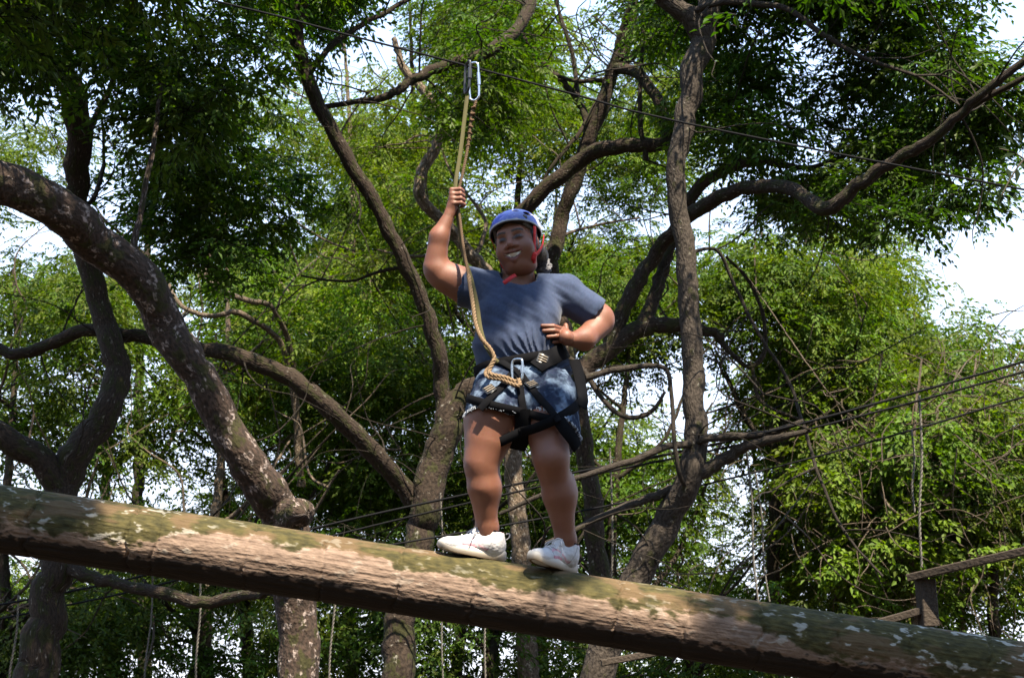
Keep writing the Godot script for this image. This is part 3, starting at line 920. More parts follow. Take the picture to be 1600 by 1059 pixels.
	for f in around:
		ka += 1
		var rg2 := RandomNumberGenerator.new()
		rg2.seed = 700 + ka
		var o2 := thing("surrounding_tree", "leafy tree outside the picture, " + f[0], "tree", Vector3(f[1], 0, f[2]), "trees outside the picture")
		var mb2 := MB.new()
		tube(mb2, PackedVector3Array([Vector3(f[1], -0.1, f[2]), Vector3(f[1] + 0.2, 2, f[2]), Vector3(f[1] - 0.1, 5, f[2] + 0.3), Vector3(f[1], 7.5, f[2])]), PackedFloat32Array([0.35, 0.22, 0.17, 0.06]), 12, 0.12, 0.15, 1.0)
		put("trunk", mb2, M.bark_mid, o2)
		var c2 := []
		for k in 60:
			c2.append([Vector3(f[1] + rg2.randfn() * 2.2, rg2.randf_range(1.2, 7.5), f[2] + rg2.randfn() * 1.3), 0.9, 40])
		boughs(o2, c2, PackedVector3Array([Vector3(f[1], 1.5, f[2]), Vector3(f[1], 3.5, f[2]), Vector3(f[1], 6, f[2])]), 0.02, M.bark_mid, 40 + ka)
		crown(o2, "mid", c2, Color(0.059, 0.105, 0.018), 720 + ka, 1.3)

	build_sprig()

func dry_stems(parent: Node3D, clumps: Array, sd: int) -> void:
	var rg := RandomNumberGenerator.new()
	rg.seed = sd
	var mb := MB.new()
	for c in clumps:
		for k in 9:
			var p: Vector3 = c[0] + Vector3(rg.randfn(), rg.randfn(), rg.randfn()) * 0.4 + Vector3(0, 0, 0.3)
			var pts := PackedVector3Array([p])
			var dir := Vector3(rg.randfn(), rg.randfn() - 0.3, rg.randfn()).normalized()
			for q in 3:
				dir = (dir + Vector3(rg.randfn(), rg.randfn() - 0.3, rg.randfn()) * 0.5).normalized()
				p += dir * rg.randf_range(0.15, 0.35)
				pts.append(p)
			tube(mb, pts, PackedFloat32Array([0.008, 0.007, 0.005, 0.002]), 4, 0.0, 0.12, 2.0, false, Color(1.6, 1.35, 1.1) * rg.randf_range(0.7, 1.3))
	put("dry_stems", mb, M.bark_pale, parent).set_meta("kind", "stuff")

# the loose twig with large leaves at the right edge
func build_sprig() -> void:
	var o := thing("leafy_sprig", "loose sprig of large leaves, coloured dark as if shaded, against the sky at the right edge", "sprig", W(1660, 190, 5.6))
	var stem := [[1680, 150, 5.6, 4], [1640, 205, 5.6, 4], [1608, 240, 5.6, 3.5], [1585, 270, 5.6, 3], [1566, 305, 5.6, 2]]
	var tr := traced(stem)
	var mb := MB.new()
	tube(mb, tr[0], tr[1], 6, 0.0, 0.03, 2.0)
	put("stem", mb, plain(lin(0.05, 0.04, 0.025)), o)
	var mb2 := MB.new()
	var st2 := traced([[1600, 248, 5.6, 3], [1585, 238, 5.58, 2.5], [1562, 232, 5.55, 2]])
	tube(mb2, st2[0], st2[1], 5, 0.0, 0.03, 2.0)
	put("stem", mb2, plain(lin(0.05, 0.04, 0.025)), o)
	var spots := [[1600, 232, -30, -4, 24], [1588, 240, -22, 6, 22], [1578, 236, -20, -8, 20], [1574, 262, 6, 24, 26], [1590, 262, -2, 26, 26], [1580, 285, -14, 12, 22], [1592, 255, 18, 16, 26], [1600, 275, 10, 28, 30], [1568, 300, -10, 22, 24], [1575, 298, 16, 14, 22], [1592, 300, 22, 6, 24], [1562, 306, 4, 24, 20], [1598, 222, -6, -24, 24], [1604, 300, 12, 18, 24], [1585, 225, -18, -16, 18]]
	rng.seed = 77
	var shaded_sprig_leaf := leaf_material(Color(0.5, 0.6, 0.2), 0.8)  # leaf colour and backlight kept dark to stand for shade
	shaded_sprig_leaf.metallic_specular = 0.15
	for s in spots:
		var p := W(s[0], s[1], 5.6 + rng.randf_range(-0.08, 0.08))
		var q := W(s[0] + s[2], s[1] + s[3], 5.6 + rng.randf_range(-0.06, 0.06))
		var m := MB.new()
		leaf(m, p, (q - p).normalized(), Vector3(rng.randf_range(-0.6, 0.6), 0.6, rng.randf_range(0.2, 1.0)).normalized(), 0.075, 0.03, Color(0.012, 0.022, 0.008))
		put("leaf", m, shaded_sprig_leaf, o)

# ---------------------------------------------------------------- cables, bridge
func path_of(a: Array) -> PackedVector3Array:
	var p := PackedVector3Array()
	for q in a: p.append(W(q[0], q[1], q[2]))
	return p

func flat_radii(n: int, r: float) -> PackedFloat32Array:
	var a := PackedFloat32Array()
	a.resize(n)
	a.fill(r)
	return a

func cable(pts: PackedVector3Array, r: float, label: String) -> void:
	var mb := MB.new()
	tube(mb, pts, flat_radii(pts.size(), r), 8, 0.0, 0.25, 20.0)
	tag(put("steel_cable", mb, M.cable), label, "cable", "cables of the rope course")

func twisted(mb: MB, pts: PackedVector3Array, r: float, pitch: float, strands := 3, tint := Color.WHITE, sides := 6) -> void:
	var sp := smooth_path(pts, flat_radii(pts.size(), r), pitch / 9.0)
	var p: PackedVector3Array = sp[0]
	var n := p.size()
	for s in strands:
		var q := PackedVector3Array()
		var along := 0.0
		var t := (p[1] - p[0]).normalized()
		var side := t.cross(Vector3(0.3, 0.2, 1).normalized()).normalized()
		for k in n:
			if k: along += (p[k] - p[k - 1]).length()
			t = (p[mini(k + 1, n - 1)] - p[maxi(k - 1, 0)]).normalized()
			side = (side - t * side.dot(t)).normalized()
			var a := TAU * (along / pitch + float(s) / strands)
			q.append(p[k] + (side * cos(a) + t.cross(side) * sin(a)) * r * 0.5)
		tube(mb, q, flat_radii(q.size(), r * 0.56), sides, 0.0, 1.0, 20.0, true, tint)

func build_rope_course() -> void:
	cable(path_of([[-500, -190, 6.1], [330, 0, 6.1], [530, 51, 6.1], [735, 104, 6.1], [900, 148, 6.1], [1070, 192, 6.1], [1600, 296, 6.1], [2120, 390, 6.1]]), 0.0055, "overhead steel cable crossing the top of the picture, carrying the carabiners")
	cable(path_of([[-300, 1000, 11.2], [200, 905, 11.0], [480, 828, 10.6], [740, 770, 10.2], [1050, 708, 9.6], [1260, 660, 9.1], [1600, 565, 8.6], [1900, 478, 8.2]]), 0.009, "upper of the two dark cables rising to the right behind the person")
	cable(path_of([[-300, 1025, 11.3], [200, 925, 11.1], [500, 842, 10.7], [880, 752, 10.0], [1240, 676, 9.2], [1600, 581, 8.7], [1900, 495, 8.3]]), 0.008, "middle dark cable just below the upper one, rising to the right")
	cable(path_of([[500, 870, 9.9], [900, 800, 9.8], [1180, 738, 9.5], [1425, 672, 9.2], [1600, 620, 9.0], [1900, 540, 8.7]]), 0.007, "lowest dark cable, passing above the plank at the right")
	cable(path_of([[1120, 640, 12.5], [1200, 612, 12.4], [1300, 566, 12.2], [1345, 543, 12.1]]), 0.006, "thin distant cable, left of the pair in front of the right-hand trees")
	cable(path_of([[1150, 660, 12.5], [1240, 625, 12.4], [1340, 570, 12.2], [1440, 516, 12.1]]), 0.006, "thin distant cable, right of the pair in front of the right-hand trees")
	var ropes := [
		[1437, 618, 1441, 886, 9.0, 6, "long twisted rope hanging to the end of the plank at right"],
		[1425, 672, 1430, 800, 9.1, 5, "short thin rope hanging just left of the plank's rope, at right"],
		[1166, 700, 1186, 945, 9.4, 5, "thicker of two ropes hanging side by side right of the upright trunk"],
		[1180, 735, 1203, 940, 9.6, 4, "thinner of two ropes hanging side by side right of the upright trunk"],
		[688, 770, 694, 1100, 10.4, 4, "thin rope hanging under the log just right of the mossy trunk"],
		[758, 770, 760, 1100, 10.2, 5, "rope hanging under the log straight below the shoe nearer the left"],
		[238, 898, 224, 1100, 11.0, 4, "rope hanging under the log just left of its neighbour, between the left trunks"],
		[312, 880, 306, 1100, 10.9, 5, "rope hanging under the log midway between the two left trunks"],
		[28, 930, 12, 1100, 11.1, 5, "rope hanging at the lower left corner under the log"],
		[78, 925, 70, 1100, 11.0, 4, "rope hanging in front of the forked tree's foot, lower left"],
		[525, 850, 514, 1100, 10.6, 5, "rope hanging under the log right of the leaning tree's trunk"],
		[953, 700, 958, 1100, 9.9, 5, "rope hanging past the log just right of the shoe nearer the right"],
	]
	for r in ropes:
		var mb := MB.new()
		var a := W(r[0], r[1], r[4])
		var b := W(r[2], r[3], r[4])
		var rad: float = r[5] * r[4] / FOCAL * 0.36
		twisted(mb, PackedVector3Array([a, a.lerp(b, 0.35) + Vector3(0.012, 0, 0), a.lerp(b, 0.7) - Vector3(0.01, 0, 0), b]), rad, rad * 7.0, 2, Color.WHITE, 5)
		tag(put("hanging_rope", mb, M.rope_grey), r[6], "rope", "ropes of the hanging bridge")
	# plank bridge at the right
	beam("bridge_plank", "weathered plank of the hanging bridge, running out of the right edge", "plank", W(1424, 902, 9.0), W(1760, 824, 8.2), 0.16, 0.05)
	beam("bridge_post", "short dark upright block under the end of the plank", "post", W(1446, 906, 9.0), W(1452, 978, 9.0), 0.15, 0.10)
	beam("bridge_plank", "lower plank end showing behind the log, left of the dark block", "plank", W(1370, 974, 9.1), W(1446, 952, 9.0), 0.10, 0.05)
	beam("bridge_plank", "small dark plank under the middle of the log, at the bottom edge", "plank", W(940, 1036, 9.3), W(1056, 1014, 9.3), 0.10, 0.045)

func beam(called: String, label: String, cat: String, a: Vector3, b: Vector3, wide: float, thick: float) -> void:
	var mb := MB.new()
	var d := (b - a).normalized()
	var side := Vector3(0, 0, 1)
	side = (side - d * side.dot(d)).normalized()
	var up := side.cross(d)
	var h := 0.006
	var prof := [Vector2(-1, -1), Vector2(1, -1), Vector2(1, 1), Vector2(-1, 1)]
	var ring := []
	for k in 4:
		var x: float = prof[k].x * wide * 0.5
		var y: float = prof[k].y * thick * 0.5
		var sx := signf(x) * h
		var sy := signf(y) * h
		if k % 2 == 0:
			ring.append(Vector2(x, y - sy)); ring.append(Vector2(x - sx, y))
		else:
			ring.append(Vector2(x - sx, y)); ring.append(Vector2(x, y - sy))
	var seg := 12
	for k in seg:
		var p := a.lerp(b, float(k) / seg)
		var q := a.lerp(b, float(k + 1) / seg)
		for e in 8:
			var r0: Vector2 = ring[e]
			var r1: Vector2 = ring[(e + 1) % 8]
			mb.flat(p + side * r0.x + up * r0.y, q + side * r0.x + up * r0.y, q + side * r1.x + up * r1.y, p + side * r1.x + up * r1.y)
	for e in [a, b]:
		var s := -1.0 if e == a else 1.0
		var c := mb.vert(e, d * s)
		for k in 8:
			var r0: Vector2 = ring[k]
			var r1: Vector2 = ring[(k + 1) % 8]
			mb.tri(c, mb.vert(e + side * r0.x + up * r0.y, d * s), mb.vert(e + side * r1.x + up * r1.y, d * s))
	# outward normals
	for k in mb.v.size():
		var o := mb.v[k] - (a + d * (mb.v[k] - a).dot(d))
		if mb.n[k].dot(d) * mb.n[k].dot(d) < 0.5 and mb.n[k].dot(o) < 0: mb.n[k] = -mb.n[k]
	tag(put(called, mb, M.plank), label, cat, "pieces of the hanging bridge")

# ---------------------------------------------------------------- smooth solids (surface nets over a distance field)
const U := 0.00292               # metres for one photograph pixel at the person's distance

class Prim:
	var t := 0
	var a := Vector3.ZERO
	var ba := Vector3.ZERO
	var inv := 0.0
	var ra := 0.0
	var rb := 0.0
	var m := Basis()
	var m2 := Basis()
	var k := 0.02
	var cut := false
	func near(p: Vector3) -> float:
		if t == 1: return (p - a).length() - maxf(ra, rb)
		var pa := p - a
		var h := clampf(pa.dot(ba) * inv, 0.0, 1.0)
		return (pa - ba * h).length() - maxf(ra, rb)

func cone(a: Vector3, b: Vector3, ra: float, rb: float, k := 0.025) -> Prim:
	var q := Prim.new()
	q.a = a
	q.ba = b - a
	q.inv = 1.0 / maxf(q.ba.length_squared(), 1e-9)
	q.ra = ra
	q.rb = rb
	q.k = k
	return q

func ell(c: Vector3, r: Vector3, b := Basis(), k := 0.025) -> Prim:
	var q := Prim.new()
	q.t = 1
	q.a = c
	q.m = Basis.from_scale(Vector3(1.0 / r.x, 1.0 / r.y, 1.0 / r.z)) * b.inverse()
	q.m2 = Basis.from_scale(Vector3(1.0 / (r.x * r.x), 1.0 / (r.y * r.y), 1.0 / (r.z * r.z))) * b.inverse()
	q.ra = maxf(r.x, maxf(r.y, r.z))
	q.rb = q.ra
	q.k = k
	return q

func cutter(q: Prim, k := 0.006) -> Prim:
	q.cut = true
	q.k = k
	return q

func sd(list: Array, p: Vector3) -> float:
	var d := 1.0
	for q: Prim in list:
		var dd: float
		if q.t == 0:
			var pa := p - q.a
			var h := clampf(pa.dot(q.ba) * q.inv, 0.0, 1.0)
			dd = (pa - q.ba * h).length() - (q.ra + (q.rb - q.ra) * h)
		else:
			var k0 := (q.m * (p - q.a)).length()
			var k1 := (q.m2 * (p - q.a)).length()
			dd = k0 * (k0 - 1.0) / maxf(k1, 1e-6)
		if q.cut:
			dd = -dd
			var h2 := maxf(q.k - absf(d - dd), 0.0) / q.k
			d = maxf(d, dd) + h2 * h2 * q.k * 0.25
		else:
			var h3 := maxf(q.k - absf(d - dd), 0.0) / q.k
			d = minf(d, dd) - h3 * h3 * q.k * 0.25
	return d

func solid(mb: MB, prims: Array, cell: float, colour: Callable, warp = null) -> void:
	var lo := Vector3.ONE * 1e9
	var hi := Vector3.ONE * -1e9
	for q: Prim in prims:
		if q.cut: continue
		var r := maxf(q.ra, q.rb) + 0.03
		lo = lo.min(q.a - Vector3.ONE * r).min(q.a + q.ba - Vector3.ONE * r)
		hi = hi.max(q.a + Vector3.ONE * r).max(q.a + q.ba + Vector3.ONE * r)
	const B := 6
	var bx := int(ceil((hi.x - lo.x) / (cell * B)))
	var by := int(ceil((hi.y - lo.y) / (cell * B)))
	var bz := int(ceil((hi.z - lo.z) / (cell * B)))
	var nx := bx * B + 1
	var ny := by * B + 1
	var nz := bz * B + 1
	var val := PackedFloat32Array()
	val.resize(nx * ny * nz)
	val.fill(1.0)
	var active := []
	var hd := B * cell * 0.5 * 1.74
	var warped: bool = warp != null
	for z in bz:
		for y in by:
			for x in bx:
				var c := lo + Vector3(x + 0.5, y + 0.5, z + 0.5) * cell * B
				var near := []
				var any := false
				for q: Prim in prims:
					if q.near(c) < hd + 0.05:
						near.append(q)
						if not q.cut: any = true
				if not any: continue
				var d := sd(near, c)
				if d > hd * 1.3 + 0.02: continue
				var inside := d < -(hd * 1.3 + 0.02)
				if not inside: active.append(Vector3i(x, y, z))
				for k in B:
					for j in B:
						var row := ((z * B + k) * ny + y * B + j) * nx + x * B
						for i in B:
							if inside:
								val[row + i] = -1.0
							else:
								var p := lo + Vector3(x * B + i, y * B + j, z * B + k) * cell
								var dv := sd(near, p)
								if warped: dv += warp.call(p)
								val[row + i] = dv
	var sy := nx
	var sz := nx * ny
	var vid := PackedInt32Array()
	vid.resize(nx * ny * nz)
	vid.fill(-1)
	var off := [0, 1, sy, sy + 1, sz, sz + 1, sz + sy, sz + sy + 1]
	var cells := PackedInt32Array()
	for b: Vector3i in active:
		for k in B:
			for j in B:
				for i in B:
					var x := b.x * B + i
					var y := b.y * B + j
					var z := b.z * B + k
					if x >= nx - 1 or y >= ny - 1 or z >= nz - 1: continue
					var id := z * sz + y * sy + x
					var v0 := val[id]
					var v1 := val[id + 1]
					var v2 := val[id + sy]
					var v3 := val[id + sy + 1]
					var v4 := val[id + sz]
					var v5 := val[id + sz + 1]
					var v6 := val[id + sz + sy]
					var v7 := val[id + sz + sy + 1]
					var s := int(v0 < 0) + int(v1 < 0) + int(v2 < 0) + int(v3 < 0) + int(v4 < 0) + int(v5 < 0) + int(v6 < 0) + int(v7 < 0)
					if s == 0 or s == 8: continue
					var sum := Vector3.ZERO
					var n := 0
					var f := [v0, v1, v2, v3, v4, v5, v6, v7]
					for e in [[0, 1], [2, 3], [4, 5], [6, 7], [0, 2], [1, 3], [4, 6], [5, 7], [0, 4], [1, 5], [2, 6], [3, 7]]:
						var fa: float = f[e[0]]
						var fb: float = f[e[1]]
						if (fa < 0) != (fb < 0):
							var t := fa / (fa - fb)
							var ea: int = e[0]
							var eb: int = e[1]
							sum += Vector3(ea & 1, (ea >> 1) & 1, ea >> 2).lerp(Vector3(eb & 1, (eb >> 1) & 1, eb >> 2), t)
							n += 1
					var p := lo + (Vector3(x, y, z) + sum / n) * cell
					var g := Vector3(v1 + v3 + v5 + v7 - v0 - v2 - v4 - v6, v2 + v3 + v6 + v7 - v0 - v1 - v4 - v5, v4 + v5 + v6 + v7 - v0 - v1 - v2 - v3)
					vid[id] = mb.vert(p, g.normalized(), Vector2(p.x, p.y), colour.call(p))
					cells.append(id)
	for id in cells:
		var a := vid[id]
		var v0 := val[id]
		if (v0 < 0) != (val[id + 1] < 0):
			var q1 := vid[id - sy]
			var q2 := vid[id - sy - sz]
			var q3 := vid[id - sz]
			if q1 >= 0 and q2 >= 0 and q3 >= 0: mb.quad(a, q1, q2, q3)
		if (v0 < 0) != (val[id + sy] < 0):
			var q1 := vid[id - 1]
			var q2 := vid[id - 1 - sz]
			var q3 := vid[id - sz]
			if q1 >= 0 and q2 >= 0 and q3 >= 0: mb.quad(a, q1, q2, q3)
		if (v0 < 0) != (val[id + sz] < 0):
			var q1 := vid[id - 1]
			var q2 := vid[id - 1 - sy]
			var q3 := vid[id - sy]
			if q1 >= 0 and q2 >= 0 and q3 >= 0: mb.quad(a, q1, q2, q3)

# ---------------------------------------------------------------- the person
func J(px: float, py: float, dz := 0.0) -> Vector3:
	# she leans back a little: the upper body stands behind the hips
	return W(px, py, LOG_D - dz + 0.1 * (1.0 - smoothstep(575.0, 650.0, py)))

var head_c := Vector3.ZERO
var head_b := Basis()
const HEAD := 1.17

func H(x: float, y: float, z: float) -> Vector3:
	return head_c + head_b * (Vector3(x, y, z) * HEAD)

func hcone(a: Vector3, b: Vector3, ra: float, rb: float, k := 0.012) -> Prim:
	return cone(H(a.x, a.y, a.z), H(b.x, b.y, b.z), ra * HEAD, rb * HEAD, k * HEAD)

func hell(c: Vector3, r: Vector3, k := 0.012) -> Prim:
	return ell(H(c.x, c.y, c.z), r * HEAD, head_b, k * HEAD)

const SKIN := Color(0.158, 0.064, 0.038)
const HAIR := Color(0.014, 0.011, 0.009)

func skin_at(p: Vector3) -> Color:
	var n := 1.0 + 0.10 * noise.get_noise_3dv(p * 9.0) + 0.06 * noise.get_noise_3dv(p * 40.0)
	return Color(SKIN.r * n, SKIN.g * n, SKIN.b * n)

func face_at(p: Vector3) -> Color:
	var l := head_b.inverse() * (p - head_c) / HEAD
	var c := skin_at(p)
	if l.z < 0.0 and l.y > 0.03: return HAIR
	if l.z > 0.03:
		var ax := absf(l.x)
		var ex := (ax - 0.032) / 0.017
		var ey := (l.y - 0.0098 - 0.003 * (1.0 - ex * ex)) / 0.0052
		if ex * ex + ey * ey < 1.0:
			c = Color(0.016, 0.011, 0.008) if absf(ex) < 0.62 else Color(0.07, 0.05, 0.042)
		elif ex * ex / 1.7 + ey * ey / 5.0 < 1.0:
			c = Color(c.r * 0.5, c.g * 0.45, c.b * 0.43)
		var by := 0.034 + 0.005 * (1.0 - pow((ax - 0.032) / 0.024, 2.0))
		if ax > 0.012 and ax < 0.056 and absf(l.y - by) < 0.0045: c = Color(0.025, 0.015, 0.01)
		var mx := l.x / 0.036
		var top := -0.0485 + 0.003 * mx * mx
		var bot := -0.0695 + 0.022 * mx * mx
		if ax < 0.036 and l.y < top and l.y > bot:
			c = Color(0.60, 0.55, 0.49) if l.y > lerpf(top, bot, 0.68) else Color(0.07, 0.02, 0.02)
		elif ax < 0.041 and l.y < top + 0.007 and l.y > bot - 0.009 * (1.0 - mx * mx * 0.7):
			c = Color(0.135, 0.045, 0.038)
	return c

func shirt_at(p: Vector3) -> Color:
	var n := 1.0 + 0.22 * noise.get_noise_3d(p.x * 160.0, p.y * 60.0, p.z * 160.0) + 0.12 * noise.get_noise_3dv(p * 12.0)
	return Color(0.037 * n, 0.049 * n, 0.086 * n)

var shorts_hem := []
func denim_at(p: Vector3) -> Color:
	var f := noise.get_noise_3dv(p * 11.0) * 0.8 + noise.get_noise_3dv(p * 45.0) * 0.35
	var t := clampf(f * 1.6 + 0.35, 0.0, 1.0)
	var c := Color(0.018, 0.024, 0.042).lerp(Color(0.10, 0.135, 0.19), clampf(t * 1.3 - 0.2, 0, 1))
	var n := 1.0 + 0.2 * noise.get_noise_3dv(p * 150.0)
	var hem := minf(absf(sd([shorts_hem[0]], p)), absf(sd([shorts_hem[1]], p)))
	if hem < 0.001 + 0.006 * noise.get_noise_3dv(p * 80.0): c = Color(0.28, 0.31, 0.36)
	return Color(c.r * n, c.g * n, c.b * n)

var fold_at := Vector3.ZERO
func shirt_folds(p: Vector3) -> float:
	var dx := p.x - fold_at.x
	var dy := p.y - fold_at.y
	var r := sqrt(dx * dx + dy * dy)
	var ang := atan2(dy, dx)
	var w := smoothstep(0.03, 0.09, r) * (1.0 - smoothstep(0.17, 0.30, r))
	var s := sin(ang * 17.0 + 3.5 * noise.get_noise_3dv(p * 5.0))
	var d := (absf(s) - 0.6) * 0.0125 * w
	# soft cross folds over the chest and beside the raised arm
	var q := p.x * 0.6 + p.y
	d += noise.get_noise_3d(q * 16.0, (p.x - p.y * 0.4) * 3.5, p.z * 6.0) * 0.0045 * (1.0 - w * 0.6)
	return d

func short_folds(p: Vector3) -> float:
	return noise.get_noise_3d(p.x * 22.0, p.y * 9.0, p.z * 12.0) * 0.008 + noise.get_noise_3dv(p * 60.0) * 0.003

# a strap: flat band along points, with the outward direction given at every point
func strap(mb: MB, pts: PackedVector3Array, outs: PackedVector3Array, wide: float, thick: float, col := Color.WHITE, closed := false) -> void:
	var n := pts.size()
	var base := mb.v.size()
	for k in n:
		var a := pts[(k + n - 1) % n] if closed else pts[maxi(k - 1, 0)]
		var b := pts[(k + 1) % n] if closed else pts[mini(k + 1, n - 1)]
		var t := (b - a).normalized()
		var o := (outs[k] - t * outs[k].dot(t)).normalized()
		var s := t.cross(o)
		for e in 4:
			var sx := -0.5 if e == 0 or e == 3 else 0.5
			var so := 0.0 if e < 2 else 1.0
			var nn := (s * sx * 0.8 + o * (so - 0.4)).normalized()
			mb.vert(pts[k] + s * sx * wide + o * so * thick, nn, Vector2(sx * wide, 0), col)
	for k in (n if closed else n - 1):
		var a := base + k * 4
		var b := base + ((k + 1) % n) * 4
		for e in 4:
			mb.quad(a + e, a + (e + 1) % 4, b + (e + 1) % 4, b + e)
	if not closed:
		mb.quad(base, base + 1, base + 2, base + 3)
		var l := base + (n - 1) * 4
		mb.quad(l, l + 1, l + 2, l + 3)

# first point of the solids met on a line
func touch(list: Array, from: Vector3, to: Vector3) -> Vector3:
	var dir := (to - from).normalized()
	var t := 0.0
	var far := (to - from).length()
	for k in 120:
		var d := sd(list, from + dir * t)
		if d < 0.0008: break
		t += maxf(d * 0.7, 0.0008)
		if t > far: return to
	return from + dir * t

func grad(list: Array, p: Vector3) -> Vector3:
	var e := 0.003
	return Vector3(sd(list, p + Vector3(e, 0, 0)) - sd(list, p - Vector3(e, 0, 0)), sd(list, p + Vector3(0, e, 0)) - sd(list, p - Vector3(0, e, 0)), sd(list, p + Vector3(0, 0, e)) - sd(list, p - Vector3(0, 0, e))).normalized()

# a strap laid on the clothes along a path over their front
func laid(mb: MB, list: Array, path: Array, wide: float, thick: float, lift := 0.003, col := Color.WHITE) -> void:
	var pts := PackedVector3Array()
	var outs := PackedVector3Array()
	for k in path.size() - 1:
		for q in 6:
			var t := q / 6.0
			if k == path.size() - 2 and q == 5: t = 1.0
			var px: float = lerpf(path[k][0], path[k + 1][0], t)
			var py: float = lerpf(path[k][1], path[k + 1][1], t)
			var p := touch(list, J(px, py, 0.5), J(px, py, -0.25))
			var g := grad(list, p)
			pts.append(p + g * lift)
			outs.append(g)
	strap(mb, pts, outs, wide, thick, col)

# a strap all round a limb or the waist
func ringed(mb: MB, list: Array, c: Vector3, axis: Vector3, wide: float, thick: float, lift := 0.003, far := 0.4) -> void:
	var pts := PackedVector3Array()
	var outs := PackedVector3Array()
	axis = axis.normalized()
	var s := axis.cross(Vector3(0, 0, 1)).normalized()
	var f := axis.cross(s)
	for k in 56:
		var a := TAU * k / 56.0
		var dir := s * cos(a) + f * sin(a)
		var p := touch(list, c + dir * far, c)
		pts.append(p + dir * lift)
		outs.append(dir)
	strap(mb, pts, outs, wide, thick, Color.WHITE, true)

